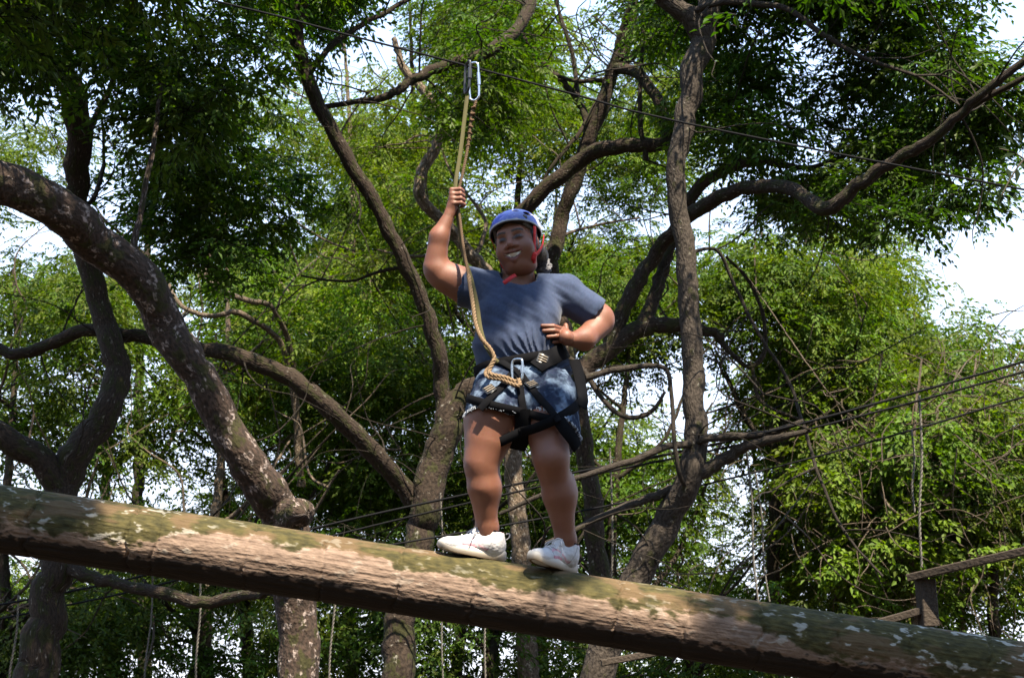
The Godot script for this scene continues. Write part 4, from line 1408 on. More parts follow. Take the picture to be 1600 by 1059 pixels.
func build_person() -> void:
	fold_at = J(848, 592, 0.15)
	head_c = J(808, 380, 0.08)
	head_b = Basis(Vector3(0, 0, 1), deg_to_rad(9.0)) * Basis(Vector3.UP, deg_to_rad(-20.0)) * Basis(Vector3.RIGHT, deg_to_rad(9.0))
	var person := thing("person", "person in blue helmet, slate t-shirt, denim shorts and white shoes standing on the log", "person", log_axis(800) + Vector3(0, LOG_R, 0))
	var skin := plain(Color.WHITE, 0.55, 0.45)
	skin.subsurf_scatter_enabled = true
	skin.subsurf_scatter_strength = 0.12
	var mb := MB.new()
	# body: neck, arms, trunk, legs
	var fr_r := shoe_frame(0)
	var fr_l := shoe_frame(1)
	var an_r := fr_r * Vector3(0.098, 0.118, 0)
	var an_l := fr_l * Vector3(0.09, 0.12, 0)
	var body := [
		cone(J(812, 452), J(808, 402, 0.05), 0.078, 0.072),
		cone(J(800, 475), J(818, 600), 0.12, 0.11), cone(J(758, 462), J(874, 464), 0.055, 0.055),
		cone(J(748, 452, 0.0), J(686, 426, 0.05), 0.08, 0.066), cone(J(726, 453, 0.02), J(694, 437, 0.05), 0.071, 0.056),
		cone(J(680, 416, 0.06), J(686, 370, 0.09), 0.057, 0.044), cone(J(686, 370, 0.09), J(702, 336, 0.1), 0.044, 0.0265),
		cone(J(886, 462), J(938, 495, -0.02), 0.078, 0.064), cone(J(939, 505, -0.02), J(913, 530, 0.07), 0.061, 0.05), cone(J(913, 530, 0.07), J(893, 530, 0.13), 0.05, 0.034),
		cone(J(782, 615, 0.0), J(768, 660, 0.08), 0.128, 0.116), cone(J(768, 660, 0.08), J(760, 694, 0.095), 0.115, 0.086, 0.05), cone(J(760, 694, 0.095), J(751, 724, 0.1), 0.084, 0.064, 0.05),
		cone(J(751, 724, 0.1), J(755, 760, 0.08), 0.064, 0.067, 0.05), ell(J(766, 762, 0.03), Vector3(0.05, 0.1, 0.06), Basis(), 0.05), cone(J(755, 760, 0.08), an_r, 0.066, 0.045), cone(an_r, fr_r * Vector3(0.086, 0.06, 0), 0.05, 0.036),
		cone(J(858, 615, 0.0), J(853, 660, 0.09), 0.12, 0.104), cone(J(853, 660, 0.09), J(861, 714, 0.13), 0.103, 0.078), ell(J(862, 720, 0.165), Vector3(0.048, 0.05, 0.045), Basis(), 0.05), cone(J(861, 714, 0.13), J(864, 734, 0.11), 0.078, 0.066),
		cone(J(864, 734, 0.11), J(873, 772, 0.07), 0.066, 0.07), ell(J(882, 768, 0.03), Vector3(0.055, 0.1, 0.06), Basis(), 0.05), cone(J(873, 772, 0.07), an_l, 0.069, 0.042), cone(an_l, fr_l * Vector3(0.078, 0.06, 0), 0.047, 0.036),
	]
	solid(mb, body, 0.0095, skin_at)
	# head with its face
	var head := [
		hell(Vector3(0, 0.035, -0.012), Vector3(0.076, 0.098, 0.092), 0.03), hell(Vector3(0, -0.02, 0.02), Vector3(0.076, 0.08, 0.068), 0.03), hell(Vector3(0, -0.062, 0.024), Vector3(0.072, 0.042, 0.056), 0.03),
		hell(Vector3(-0.042, -0.03, 0.056), Vector3(0.034, 0.03, 0.027), 0.022), hell(Vector3(0.042, -0.03, 0.056), Vector3(0.034, 0.03, 0.027), 0.022),
		hell(Vector3(0, -0.092, 0.058), Vector3(0.027, 0.018, 0.021), 0.022), hell(Vector3(0, -0.106, 0.018), Vector3(0.064, 0.032, 0.05), 0.03),
		hcone(Vector3(-0.036, 0.037, 0.068), Vector3(0.036, 0.037, 0.068), 0.017, 0.017, 0.02),
		cutter(hell(Vector3(-0.032, 0.014, 0.1), Vector3(0.02, 0.010, 0.016)), 0.014), cutter(hell(Vector3(0.032, 0.014, 0.1), Vector3(0.02, 0.010, 0.016)), 0.014),
		hell(Vector3(-0.032, 0.009, 0.074), Vector3(0.018, 0.011, 0.013), 0.008), hell(Vector3(0.032, 0.009, 0.074), Vector3(0.018, 0.011, 0.013), 0.008),
		hcone(Vector3(0, 0.024, 0.081), Vector3(0, -0.015, 0.101), 0.008, 0.0145, 0.014), hell(Vector3(-0.018, -0.021, 0.088), Vector3(0.0125, 0.01, 0.011), 0.008), hell(Vector3(0.018, -0.021, 0.088), Vector3(0.0125, 0.01, 0.011), 0.008),
		hcone(Vector3(-0.037, -0.043, 0.071), Vector3(0, -0.044, 0.088), 0.006, 0.007, 0.01), hcone(Vector3(0.037, -0.043, 0.071), Vector3(0, -0.044, 0.088), 0.006, 0.007, 0.01),
		hcone(Vector3(-0.035, -0.048, 0.07), Vector3(0, -0.075, 0.083), 0.006, 0.008, 0.01), hcone(Vector3(0.035, -0.048, 0.07), Vector3(0, -0.075, 0.083), 0.006, 0.008, 0.01),
		cutter(hell(Vector3(0, -0.058, 0.096), Vector3(0.026, 0.0105, 0.018)), 0.005), cutter(hell(Vector3(-0.022, -0.051, 0.088), Vector3(0.014, 0.0065, 0.016)), 0.004), cutter(hell(Vector3(0.022, -0.051, 0.088), Vector3(0.014, 0.0065, 0.016)), 0.004),
		hell(Vector3(0, -0.053, 0.072), Vector3(0.032, 0.0085, 0.013), 0.002),
		cutter(hcone(Vector3(-0.008, -0.034, 0.097), Vector3(-0.008, -0.024, 0.096), 0.003, 0.003), 0.004), cutter(hcone(Vector3(0.008, -0.034, 0.097), Vector3(0.008, -0.024, 0.096), 0.003, 0.003), 0.004),
		hell(Vector3(-0.076, -0.008, -0.008), Vector3(0.011, 0.032, 0.02), 0.008), hell(Vector3(0.076, -0.008, -0.008), Vector3(0.011, 0.032, 0.02), 0.008),
	]
	solid(mb, head, 0.0034, face_at)
	# right hand, closed round the rope
	var ry := (J(712, 285, 0.1) - J(718, 335, 0.1)).normalized()
	var rz := Vector3(0, 0, 1)
	rz = (rz - ry * rz.dot(ry)).normalized()
	var rx := ry.cross(rz)
	var rt := Transform3D(Basis(rx, ry, rz).scaled(Vector3.ONE), J(715, 310, 0.1))
	var hand := [cone(J(700, 340, 0.1), rt * Vector3(-0.03, -0.045, 0.0), 0.0265, 0.029, 0.014)]
	for f in 4:
		var y := 0.036 - f * 0.0225
		var r: float = [0.0108, 0.0112, 0.0108, 0.0096][f]
		var k1 := rt * Vector3(-0.022, y, 0.026)
		var k2 := rt * Vector3(0.016 - f * 0.001, y - 0.004, 0.032)
		var k3 := rt * Vector3(0.027, y - 0.006, 0.008)
		var k4 := rt * Vector3(0.012, y - 0.006, -0.016)
		hand.append(cone(rt * Vector3(-0.03, -0.04 + 0.006 * (1.5 - f), 0.004), k1, 0.02, r * 1.12, 0.012))
		hand.append(cone(k1, k2, r * 1.08, r, 0.004))
		hand.append(cone(k2, k3, r, r * 0.93, 0.004))
		hand.append(cone(k3, k4, r * 0.93, r * 0.85, 0.004))
	hand.append(cone(rt * Vector3(-0.034, -0.025, -0.008), rt * Vector3(-0.022, 0.022, -0.014), 0.018, 0.014, 0.01))
	hand.append(cone(rt * Vector3(-0.022, 0.022, -0.014), rt * Vector3(0.002, 0.044, -0.012), 0.0125, 0.0115, 0.006))
	hand.append(cone(rt * Vector3(0.002, 0.044, -0.012), rt * Vector3(0.02, 0.042, 0.008), 0.0115, 0.0095, 0.006))
	solid(mb, hand, 0.0033, skin_at)

	# t-shirt
	var shirt := [
		cone(J(756, 451), J(882, 452), 0.074, 0.074, 0.05), ell(J(809, 484, 0.02), Vector3(0.208, 0.15, 0.135), Basis(), 0.06),
		ell(J(781, 494, 0.09), Vector3(0.09, 0.08, 0.075), Basis(), 0.06), ell(J(840, 496, 0.09), Vector3(0.09, 0.08, 0.075), Basis(), 0.06),
		ell(J(807, 540, 0.045), Vector3(0.203, 0.14, 0.155), Basis(), 0.06), ell(J(820, 578, 0.0), Vector3(0.225, 0.11, 0.165), Basis(), 0.05),
		cone(J(762, 456), J(716, 446, 0.03), 0.096, 0.1, 0.04), cone(J(886, 462), J(926, 488, -0.01), 0.084, 0.084, 0.035),
		cutter(cone(J(684, 436, 0.03), J(610, 404, 0.05), 0.152, 0.2), 0.006), cutter(cone(J(949, 505, -0.02), J(1000, 545, -0.03), 0.1, 0.14), 0.006),
		cutter(cone(J(810, 434, 0.05), J(808, 380, 0.07), 0.088, 0.1), 0.006),
		cutter(ell(J(818, 757, 0.0), Vector3(1.2, 0.46, 1.2)), 0.006),
	]
	var smb := MB.new()
	solid(smb, shirt, 0.0068, shirt_at, shirt_folds)
	var cloth := plain(Color.WHITE, 0.9, 0.2)
	cloth.rim_enabled = true
	cloth.rim = 0.25
	put("t_shirt", smb, cloth, person)

	# left hand, flat on the waist
	var wrist := J(892, 530, 0.13)
	var hand2 := [cone(wrist, J(884, 526, 0.155), 0.031, 0.03, 0.014)]
	var tips := [[846, 510], [848, 518], [854, 527], [863, 535]]
	var mids := [[859, 511], [860, 518.5], [863, 527], [870, 534]]
	var roots := [[871, 515], [872, 521], [874, 527.5], [877, 533]]
	for f in 4:
		var r: float = [0.0112, 0.0112, 0.0106, 0.0096][f]
		var b := touch(shirt, J(tips[f][0], tips[f][1], 0.5), J(tips[f][0], tips[f][1], -0.2))
		b += grad(shirt, b) * r * 0.9
		var m := touch(shirt, J(mids[f][0], mids[f][1], 0.5), J(mids[f][0], mids[f][1], -0.2))
		m += grad(shirt, m) * (r * 2.2)
		var a := touch(shirt, J(roots[f][0], roots[f][1], 0.5), J(roots[f][0], roots[f][1], -0.2))
		a += grad(shirt, a) * 0.024
		hand2.append(cone(J(885, 527, 0.15), a, 0.026, r * 1.2, 0.014))
		hand2.append(cone(a, m, r * 1.12, r, 0.004))
		hand2.append(cone(m, b, r, r * 0.82, 0.004))
	hand2.append(cone(J(884, 532, 0.14), J(886, 520, 0.12), 0.02, 0.016, 0.01))
	hand2.append(cone(J(886, 520, 0.12), J(884, 508, 0.1), 0.0125, 0.011, 0.006))
	solid(mb, hand2, 0.0033, skin_at)
	put("body", mb, skin, person)

	# shorts
	shorts_hem = []
	var shorts := [
		ell(J(820, 602, 0.0), Vector3(0.206, 0.12, 0.168), Basis(), 0.05), cone(J(785, 614, 0.06), J(774, 650, 0.1), 0.137, 0.136, 0.04), cone(J(856, 620, 0.03), J(860, 684, 0.11), 0.136, 0.132, 0.04),
		cutter(cone(J(757, 705, 0.17), J(748, 780, 0.22), 0.19, 0.24), 0.004), cutter(cone(J(836, 722, 0.2), J(830, 800, 0.25), 0.235, 0.27), 0.004),
		cutter(cone(J(816, 712, 0.24), J(814, 760, 0.2), 0.09, 0.09), 0.01),
		cutter(ell(J(820, 520, 0.0), Vector3(1.0, 0.155, 1.0)), 0.004),
	]
	shorts_hem = [cone(J(757, 705, 0.17), J(748, 780, 0.22), 0.19, 0.24), cone(J(836, 722, 0.2), J(830, 800, 0.25), 0.235, 0.27)]
	shorts.insert(3, ell(J(824, 634, 0.1), Vector3(0.09, 0.075, 0.085), Basis(), 0.04))
	var dmb := MB.new()
	solid(dmb, shorts, 0.0068, denim_at, short_folds)
	var sh := put("shorts", dmb, plain(Color.WHITE, 0.92, 0.15), person)
	# frayed threads hanging from the hems
	var fr := MB.new()
	rng.seed = 31
	for e in 2:
		for k in 90:
			var a := rng.randf_range(-0.5, PI + 0.5)
			var top: Vector3 = (shorts[1] if e == 0 else shorts[2]).a
			var low: Vector3 = top + (shorts[1] if e == 0 else shorts[2]).ba
			var dir := Vector3(cos(a), 0, sin(a))
			var p := touch([shorts[1 + e]], low.lerp(top, 0.0) + dir * 0.3, low)
			for q in 40:
				if sd([shorts_hem[e]], p) > 0.002: break
				p.y += 0.004
			p = touch([shorts[1 + e]], p + dir * 0.1, Vector3(low.x, p.y, low.z)) + dir * 0.002
			var l := rng.randf_range(0.004, 0.011)
			tube(fr, PackedVector3Array([p + Vector3(0, 0.006, 0), p + dir * 0.002 + Vector3(rng.randf_range(-0.006, 0.006), -l * 0.5, 0), p + Vector3(rng.randf_range(-0.01, 0.01), -l, 0)]), PackedFloat32Array([0.0022, 0.0018, 0.0008]), 4, 0.0, 1.0, 1.0, false, Color(0.4, 0.43, 0.48))
	put("frayed_hem", fr, plain(Color.WHITE, 0.95, 0.1), sh).set_meta("kind", "stuff")

	build_helmet(person)
	build_harness(person, shirt, shorts, body)
	build_shoes(person)
	build_lanyard()

func helmet_at(p: Vector3) -> Color:
	var l := head_b.inverse() * (p - head_c) / HEAD
	var edge := l.y - (0.034 + 0.43 * l.z)
	var q := (l - Vector3(0, 0.045, -0.008)) / Vector3(0.105, 0.093, 0.12)
	if q.length() < 0.965: return Color(0.02, 0.02, 0.022)
	if edge < 0.007: return Color(0.14, 0.15, 0.18)
	if l.x > 0.062 and l.z < 0.012 and edge < 0.05 + 0.3 * (l.x - 0.06): return Color(0.5, 0.5, 0.52)
	var s := noise.get_noise_3dv(l * 60.0)
	var c := Color(0.013, 0.028, 0.20)
	if s > 0.33: c = c.lerp(Color(0.08, 0.1, 0.28), clampf((s - 0.33) * 6.0, 0, 0.8))
	return c

func build_helmet(person: Node3D) -> void:
	var n := head_b * Vector3(0, 1, -0.43).normalized()
	var shell := [
		hell(Vector3(0, 0.045, -0.008), Vector3(0.105, 0.093, 0.12)),
		cutter(hell(Vector3(0, 0.04, -0.008), Vector3(0.0965, 0.086, 0.111)), 0.002),
		cutter(ell(H(0, 0.034, 0) - n * 4.0, Vector3(4, 4, 4)), 0.003),
	]
	for s in [-1, 1]:
		shell.append(cutter(hell(Vector3(s * 0.034, 0.128, 0.048), Vector3(0.017, 0.022, 0.011)), 0.004))
		shell.append(cutter(hell(Vector3(s * 0.08, 0.1, 0.03), Vector3(0.022, 0.011, 0.022)), 0.004))
		shell.append(cutter(hell(Vector3(s * 0.036, 0.13, -0.05), Vector3(0.015, 0.022, 0.02)), 0.004))
	var mb := MB.new()
	solid(mb, shell, 0.0036, helmet_at)
	var mat := plain(Color.WHITE, 0.32, 0.5)
	mat.clearcoat_enabled = true
	mat.clearcoat = 0.4
	var o := Node3D.new()
	o.name = "helmet"
	person.add_child(o)
	o.set_meta("label", "blue climbing helmet with vents and a white patch at the back")
	put("shell", mb, mat, o)
	# foam pads inside the rim
	var pad := MB.new()
	var pads := [hcone(Vector3(0.062, 0.062, 0.055), Vector3(0.08, 0.03, 0.0), 0.011, 0.012), hcone(Vector3(-0.06, 0.064, 0.055), Vector3(-0.078, 0.035, 0.0), 0.011, 0.012)]
	solid(pad, pads, 0.0045, func(p: Vector3) -> Color: return Color(0.10, 0.095, 0.09) * (1.0 + 0.5 * noise.get_noise_3dv(p * 120.0)))
	put("padding", pad, plain(Color.WHITE, 0.95, 0.1), o)
	var red := plain(lin(0.34, 0.012, 0.012), 0.6, 0.35)
	var paths := [
		[[Vector3(0.093, 0.045, 0.028), Vector3(0.085, 0.0, 0.034), Vector3(0.074, -0.05, 0.036), Vector3(0.066, -0.092, 0.04), Vector3(0.04, -0.118, 0.03), Vector3(0.0, -0.125, 0.03), Vector3(-0.04, -0.118, 0.03), Vector3(-0.07, -0.085, 0.03), Vector3(-0.084, -0.03, 0.02), Vector3(-0.095, 0.045, 0.018)], 0.017],
		[[Vector3(0.1, 0.01, -0.052), Vector3(0.095, -0.03, -0.02), Vector3(0.086, -0.055, 0.012), Vector3(0.07, -0.075, 0.042)], 0.02],
	]
	for q in paths:
		var pts := PackedVector3Array()
		var outs := PackedVector3Array()
		for v in q[0]: pts.append(H(v.x, v.y, v.z))
		var sp := smooth_path(pts, flat_radii(pts.size(), 1.0), 0.012)
		var centre := H(0, -0.02, 0.0)
		for p in sp[0]: outs.append((p - centre).normalized())
		var m := MB.new()
		strap(m, sp[0], outs, q[1], 0.003)
		put("chin_strap", m, red, o)
	var tail := MB.new()
	var tp := PackedVector3Array([J(804, 431, 0.16), J(801, 433, 0.185), J(794, 438, 0.205), J(787, 443, 0.205)])
	strap(tail, tp, PackedVector3Array([Vector3(0, -0.3, 1), Vector3(0, 0.2, 1), Vector3(0, 0.3, 1), Vector3(0, 0.3, 1)]), 0.017, 0.008)
	put("chin_strap", tail, red, o)
	var bk := MB.new()
	solid(bk, [hcone(Vector3(0.072, -0.07, 0.044), Vector3(0.066, -0.084, 0.046), 0.011, 0.011)], 0.004, func(_p: Vector3) -> Color: return Color.WHITE)
	put("buckle", bk, red, o)
	# hair under the helmet and the tied bunch behind the neck
	var hair := MB.new()
	solid(hair, [hell(Vector3(0, 0.03, -0.022), Vector3(0.082, 0.1, 0.088), 0.02), hell(Vector3(0.074, 0.0, 0.008), Vector3(0.012, 0.05, 0.026), 0.015), hell(Vector3(-0.072, 0.01, 0.01), Vector3(0.012, 0.045, 0.026), 0.015), hcone(Vector3(-0.06, 0.075, 0.05), Vector3(0.06, 0.075, 0.05), 0.022, 0.022, 0.02), hell(Vector3(0.05, -0.06, -0.06), Vector3(0.05, 0.05, 0.04), 0.03)], 0.005,
		func(p: Vector3) -> Color: return HAIR * (1.0 + 0.5 * noise.get_noise_3d(p.x * 150.0, p.y * 30.0, p.z * 150.0)),
		func(p: Vector3) -> float: return 0.003 * noise.get_noise_3d(p.x * 90.0, p.y * 22.0, p.z * 90.0))
	put("hair", hair, plain(Color.WHITE, 0.5, 0.4), person)
	var bun := MB.new()
	solid(bun, [ell(J(846, 409, -0.02), Vector3(0.036, 0.04, 0.04)), ell(J(850, 419, -0.02), Vector3(0.034, 0.034, 0.036))], 0.0045,
		func(p: Vector3) -> Color: return Color(0.14, 0.135, 0.14) * (1.0 + 0.5 * noise.get_noise_3dv(p * 70.0)),
		func(p: Vector3) -> float: return 0.012 * noise.get_noise_3dv(p * 34.0))
	put("hair_tie", bun, plain(Color.WHITE, 0.95, 0.1), person)

func build_harness(person: Node3D, shirt: Array, shorts: Array, body: Array) -> void:
	var o := Node3D.new()
	o.name = "climbing_harness"
	person.add_child(o)
	o.set_meta("label", "black climbing harness with waist belt and leg loops")
	var web := grained(lin(0.006, 0.006, 0.007), 71, 0.2, 40.0, 0.0, 0.85, 0.4)
	web.metallic_specular = 0.12
	var all := shirt.filter(func(q): return not q.cut)
	all.append_array(shorts.filter(func(q): return not q.cut))
	var legs := all.duplicate()
	legs.append_array(body.slice(10, 12))
	legs.append(body[16])
	var ax := Vector3(-0.19, 1.0, 0.12)
	var mb := MB.new()
	ringed(mb, all, J(818, 568, 0.0), ax, 0.044, 0.007, 0.004)
	put("waist_belt", mb, web, o)
	mb = MB.new()
	laid(mb, all, [[838, 577], [852, 566], [866, 556], [882, 548]], 0.075, 0.010, 0.010)
	put("belt_pad", mb, web, o)
	mb = MB.new()
	ringed(mb, legs, J(774, 632, 0.08), Vector3(0.25, 1.0, 0.25), 0.038, 0.006, 0.003, 0.32)
	put("leg_loop", mb, web, o)
	mb = MB.new()
	ringed(mb, legs, J(858, 650, 0.06), Vector3(-0.45, 1.0, 0.35), 0.042, 0.006, 0.003, 0.3)
	put("leg_loop", mb, web, o)
	for pth in [[[800, 585], [786, 604], [768, 622], [752, 640]], [[812, 585], [824, 602], [838, 618], [858, 640], [872, 660]], [[806, 580], [812, 610], [816, 640]], [[778, 565], [790, 572], [806, 582]]]:
		mb = MB.new()
		laid(mb, legs, pth, 0.032, 0.006, 0.008)
		put("riser_strap", mb, web, o)
	# buckles: dark plates with pale slots
	var plate := plain(lin(0.02, 0.02, 0.02), 0.4, 0.5)
	var slot := plain(lin(0.16, 0.12, 0.08), 0.5, 0.5)
	for b in [[766, 613, 0.7], [831, 606, 0.75], [846, 564, -0.3]]:
		var p := touch(legs, J(b[0], b[1], 0.5), J(b[0], b[1], -0.2))
		var g := grad(legs, p)
		var t := Vector3(cos(b[2]), sin(b[2]), 0)
		t = (t - g * t.dot(g)).normalized()
		var u := g.cross(t)
		var m := MB.new()
		strap(m, PackedVector3Array([p + g * 0.016 - u * 0.024, p + g * 0.016 + u * 0.024]), PackedVector3Array([g, g]), 0.05, 0.006)
		var bo := put("buckle", m, plate, o)
		var m2 := MB.new()
		for k in 3:
			var c := p + g * 0.0235 + u * (k - 1) * 0.013
			strap(m2, PackedVector3Array([c - t * 0.02, c + t * 0.02]), PackedVector3Array([g, g]), 0.0035, 0.0035)
		put("slot", m2, slot, bo)
	# loose tails
	mb = MB.new()
	var tail := PackedVector3Array([J(897, 562, 0.1), J(903, 580, 0.11), J(908, 605, 0.1), J(911, 625, 0.1), J(908, 636, 0.1)])
	strap(mb, tail, PackedVector3Array([Vector3(0.4, 0, 1), Vector3(0.4, 0, 1), Vector3(0.5, 0, 1), Vector3(0.5, 0, 1), Vector3(0.5, 0, 1)]), 0.055, 0.004)
	put("strap_tail", mb, web, o)
	mb = MB.new()
	var tail2 := PackedVector3Array([J(872, 655, 0.22), J(884, 672, 0.22), J(896, 688, 0.19), J(902, 700, 0.16)])
	strap(mb, tail2, PackedVector3Array([Vector3(0.3, 0, 1), Vector3(0.4, 0, 1), Vector3(0.6, 0, 1), Vector3(0.7, 0, 1)]), 0.06, 0.004)
	put("strap_tail", mb, web, o)
	mb = MB.new()
	var tail3 := PackedVector3Array([J(816, 640, 0.2), J(817, 665, 0.17), J(814, 690, 0.12), J(808, 702, 0.06)])
	strap(mb, tail3, PackedVector3Array([Vector3(0, 0, 1), Vector3(0, 0, 1), Vector3(0.1, 0, 1), Vector3(0.2, 0, 1)]), 0.07, 0.004)
	put("strap_tail", mb, web, o)

func shoe_frame(s: int) -> Transform3D:
	var ax := (log_b - log_a).normalized()
	var up := Vector3(0, 0, 1).cross(ax).normalized()
	if up.y < 0: up = -up
	var turn := 0.3 if s == 0 else 0.88
	var head := (-ax * cos(turn) + Vector3(0, 0, 1) * sin(turn)).normalized()
	var centre := log_axis(728.0 if s == 0 else 862.0) + up * (LOG_R + 0.0115) + Vector3(0, 0, 0.025)
	var scale := 1.02
	return Transform3D(Basis(head, up, head.cross(up).normalized()).scaled_local(Vector3.ONE * scale), centre - head * (0.15 if s == 0 else 0.125) * scale)

func build_shoes(person: Node3D) -> void:
	for s in 2:
		var tone := Color(0.46, 0.445, 0.45)
		var tf := shoe_frame(s)
		var b := tf.basis.orthonormalized()
		var up := b.y
		var o := Node3D.new()
		o.name = "shoe"
		person.add_child(o, true)
		var sb := b
		var up_prims := [
			ell(tf * Vector3(0.058, 0.05, 0), Vector3(0.056, 0.056, 0.043), sb, 0.02), cone(tf * Vector3(0.075, 0.055, 0), tf * Vector3(0.19, 0.034, 0.002), 0.046, 0.038, 0.02),
			ell(tf * Vector3(0.228, 0.024, 0.004), Vector3(0.074, 0.036, 0.047), sb, 0.025), cone(tf * Vector3(0.074, 0.066, 0), tf * Vector3(0.07, 0.092, 0), 0.052, 0.052, 0.02),
			cone(tf * Vector3(0.15, 0.07, 0), tf * Vector3(0.122, 0.11, 0), 0.026, 0.025, 0.012),
			cutter(ell(tf * Vector3(0.14, -2.0 + 0.012, 0), Vector3(2, 2, 2)), 0.003), cutter(cone(tf * Vector3(0.072, 0.1, 0), tf * Vector3(0.068, 0.16, 0), 0.044, 0.056), 0.006),
		]
		var mb := MB.new()
		var inv := tf.affine_inverse()
		solid(mb, up_prims, 0.0042, func(p: Vector3) -> Color:
			var l := inv * p
			var c := tone * (1.0 + 0.1 * noise.get_noise_3dv(p * 90.0) + 0.12 * noise.get_noise_3dv(p * 25.0))
			var pink := Color(0.50, 0.24, 0.28)
			if l.y > 0.088 and l.x < 0.1 and Vector2(l.x - 0.072, l.z).length() < 0.049: c = pink
			var wave := 0.045 + 0.02 * sin(l.x * 38.0 + 1.0)
			if absf(l.y - wave) < 0.005 and l.x > 0.09 and l.x < 0.21: c = c.lerp(pink, 0.75)
			if Vector2((l.x - 0.175) / 0.035, (l.y - 0.03) / 0.009).length() < 1.0: c = pink
			if absf(l.x - 0.205 - 0.25 * (l.y - 0.03)) < 0.0025 or absf(l.x - 0.085 + 0.4 * (l.y - 0.05)) < 0.0025: c = c * 0.6
			return c, func(p: Vector3) -> float: return 0.0016 * noise.get_noise_3dv(p * 55.0))
		put("upper", mb, plain(Color.WHITE, 0.7, 0.35), o)
		# sole: foot outline, four rims
		var sm := MB.new()
		var n := 48
		var rims := [[-0.012, 0.90, Color(0.17, 0.125, 0.085)], [-0.010, 0.97, Color(0.2, 0.15, 0.1)], [0.0, 1.02, Color(0.42, 0.36, 0.29)], [0.018, 1.0, Color(0.55, 0.52, 0.48)], [0.027, 0.95, Color(0.55, 0.53, 0.5)]]
		for r in rims:
			for k in n:
				var a := TAU * k / n
				var x := 0.15 - 0.152 * cos(a)
				var wd := 0.030 + 0.018 * smoothstep(0.1, 0.22, x) + 0.006 * (1.0 - smoothstep(0.0, 0.1, x))
				var z: float = wd * signf(sin(a)) * pow(absf(sin(a)), 0.55) + 0.006 * smoothstep(0.15, 0.3, x)
				var y: float = r[0] + 0.014 * pow(smoothstep(0.2, 0.31, x), 2.0) + (0.010 * (1.0 - smoothstep(0.02, 0.12, x)) if r[0] > 0.01 else 0.0)
				var c := Vector3(0.15 + (x - 0.15) * r[1], y, z * r[1])
				sm.vert(tf * c, b * Vector3(-cos(a), 0.15 if r[0] > 0 else -0.3, sin(a)).normalized(), Vector2(x, y), r[2])
		for q in rims.size() - 1:
			for k in n:
				sm.quad(q * n + k, q * n + (k + 1) % n, (q + 1) * n + (k + 1) % n, (q + 1) * n + k)
		var bot := sm.vert(tf * Vector3(0.15, -0.012, 0), -up, Vector2.ZERO, Color(0.15, 0.11, 0.075))
		var botr := []
		for k in n: botr.append(sm.vert(sm.v[k], -up, Vector2.ZERO, Color(0.15, 0.11, 0.075)))
		for k in n: sm.tri(bot, botr[k], botr[(k + 1) % n])
		put("sole", sm, plain(Color.WHITE, 0.75, 0.3), o)
		# laces over the tongue and their bow
		var lm := MB.new()
		for k in 5:
			var t := k / 4.0
			var c := Vector3(0.205, 0.07, 0).lerp(Vector3(0.132, 0.1, 0), t)
			var sgn := 1.0 if k % 2 else -1.0
			var pp := PackedVector3Array()
			for e in [-1.0, -0.5, 0.0, 0.5, 1.0]:
				var q := tf * (c + Vector3(sgn * e * 0.008, -0.012 * e * e, e * 0.026))
				var from := q + up * 0.06
				pp.append(touch(up_prims, from, q - up * 0.03) + up * 0.0025)
			tube(lm, pp, flat_radii(5, 0.0028), 6, 0.0, 0.01, 1.0)
		for e in [-1.0, 1.0]:
			var kx := tf * Vector3(0.138, 0.106, 0)
			tube(lm, PackedVector3Array([kx, tf * Vector3(0.15, 0.11, e * 0.022), tf * Vector3(0.172, 0.088, e * 0.044), tf * Vector3(0.16, 0.08, e * 0.04), kx]), flat_radii(5, 0.0026), 6, 0.0, 0.008, 1.0)
			tube(lm, PackedVector3Array([kx, tf * Vector3(0.158, 0.098, e * 0.03), tf * Vector3(0.172, 0.062, e * 0.052), tf * Vector3(0.178, 0.035, e * 0.053)]), flat_radii(4, 0.0024), 6, 0.0, 0.008, 1.0)
		put("lace", lm, plain(lin(0.5, 0.48, 0.48), 0.8, 0.2), o)
		# pull tab at the heel, dark sock above the collar
		var tb := MB.new()
		tube(tb, PackedVector3Array([tf * Vector3(0.006, 0.085, 0), tf * Vector3(-0.006, 0.1, 0), tf * Vector3(-0.002, 0.115, 0), tf * Vector3(0.012, 0.108, 0)]), flat_radii(4, 0.003), 6, 0.0, 0.008, 1.0)
		put("pull_tab", tb, plain(lin(0.45, 0.43, 0.43), 0.8, 0.2), o)
		var ank := tf * Vector3(0.076, 0.13, 0)
		var foot := tf * Vector3(0.076, 0.07, 0)
		var sk := MB.new()
		tube(sk, PackedVector3Array([foot, foot.lerp(ank, 0.5), foot + (ank - foot).normalized() * 0.042]), PackedFloat32Array([0.044, 0.049, 0.052]), 20, 0.0, 0.01, 1.0, false)
		put("sock", sk, plain(lin(0.02, 0.017, 0.02), 0.9, 0.2), o)

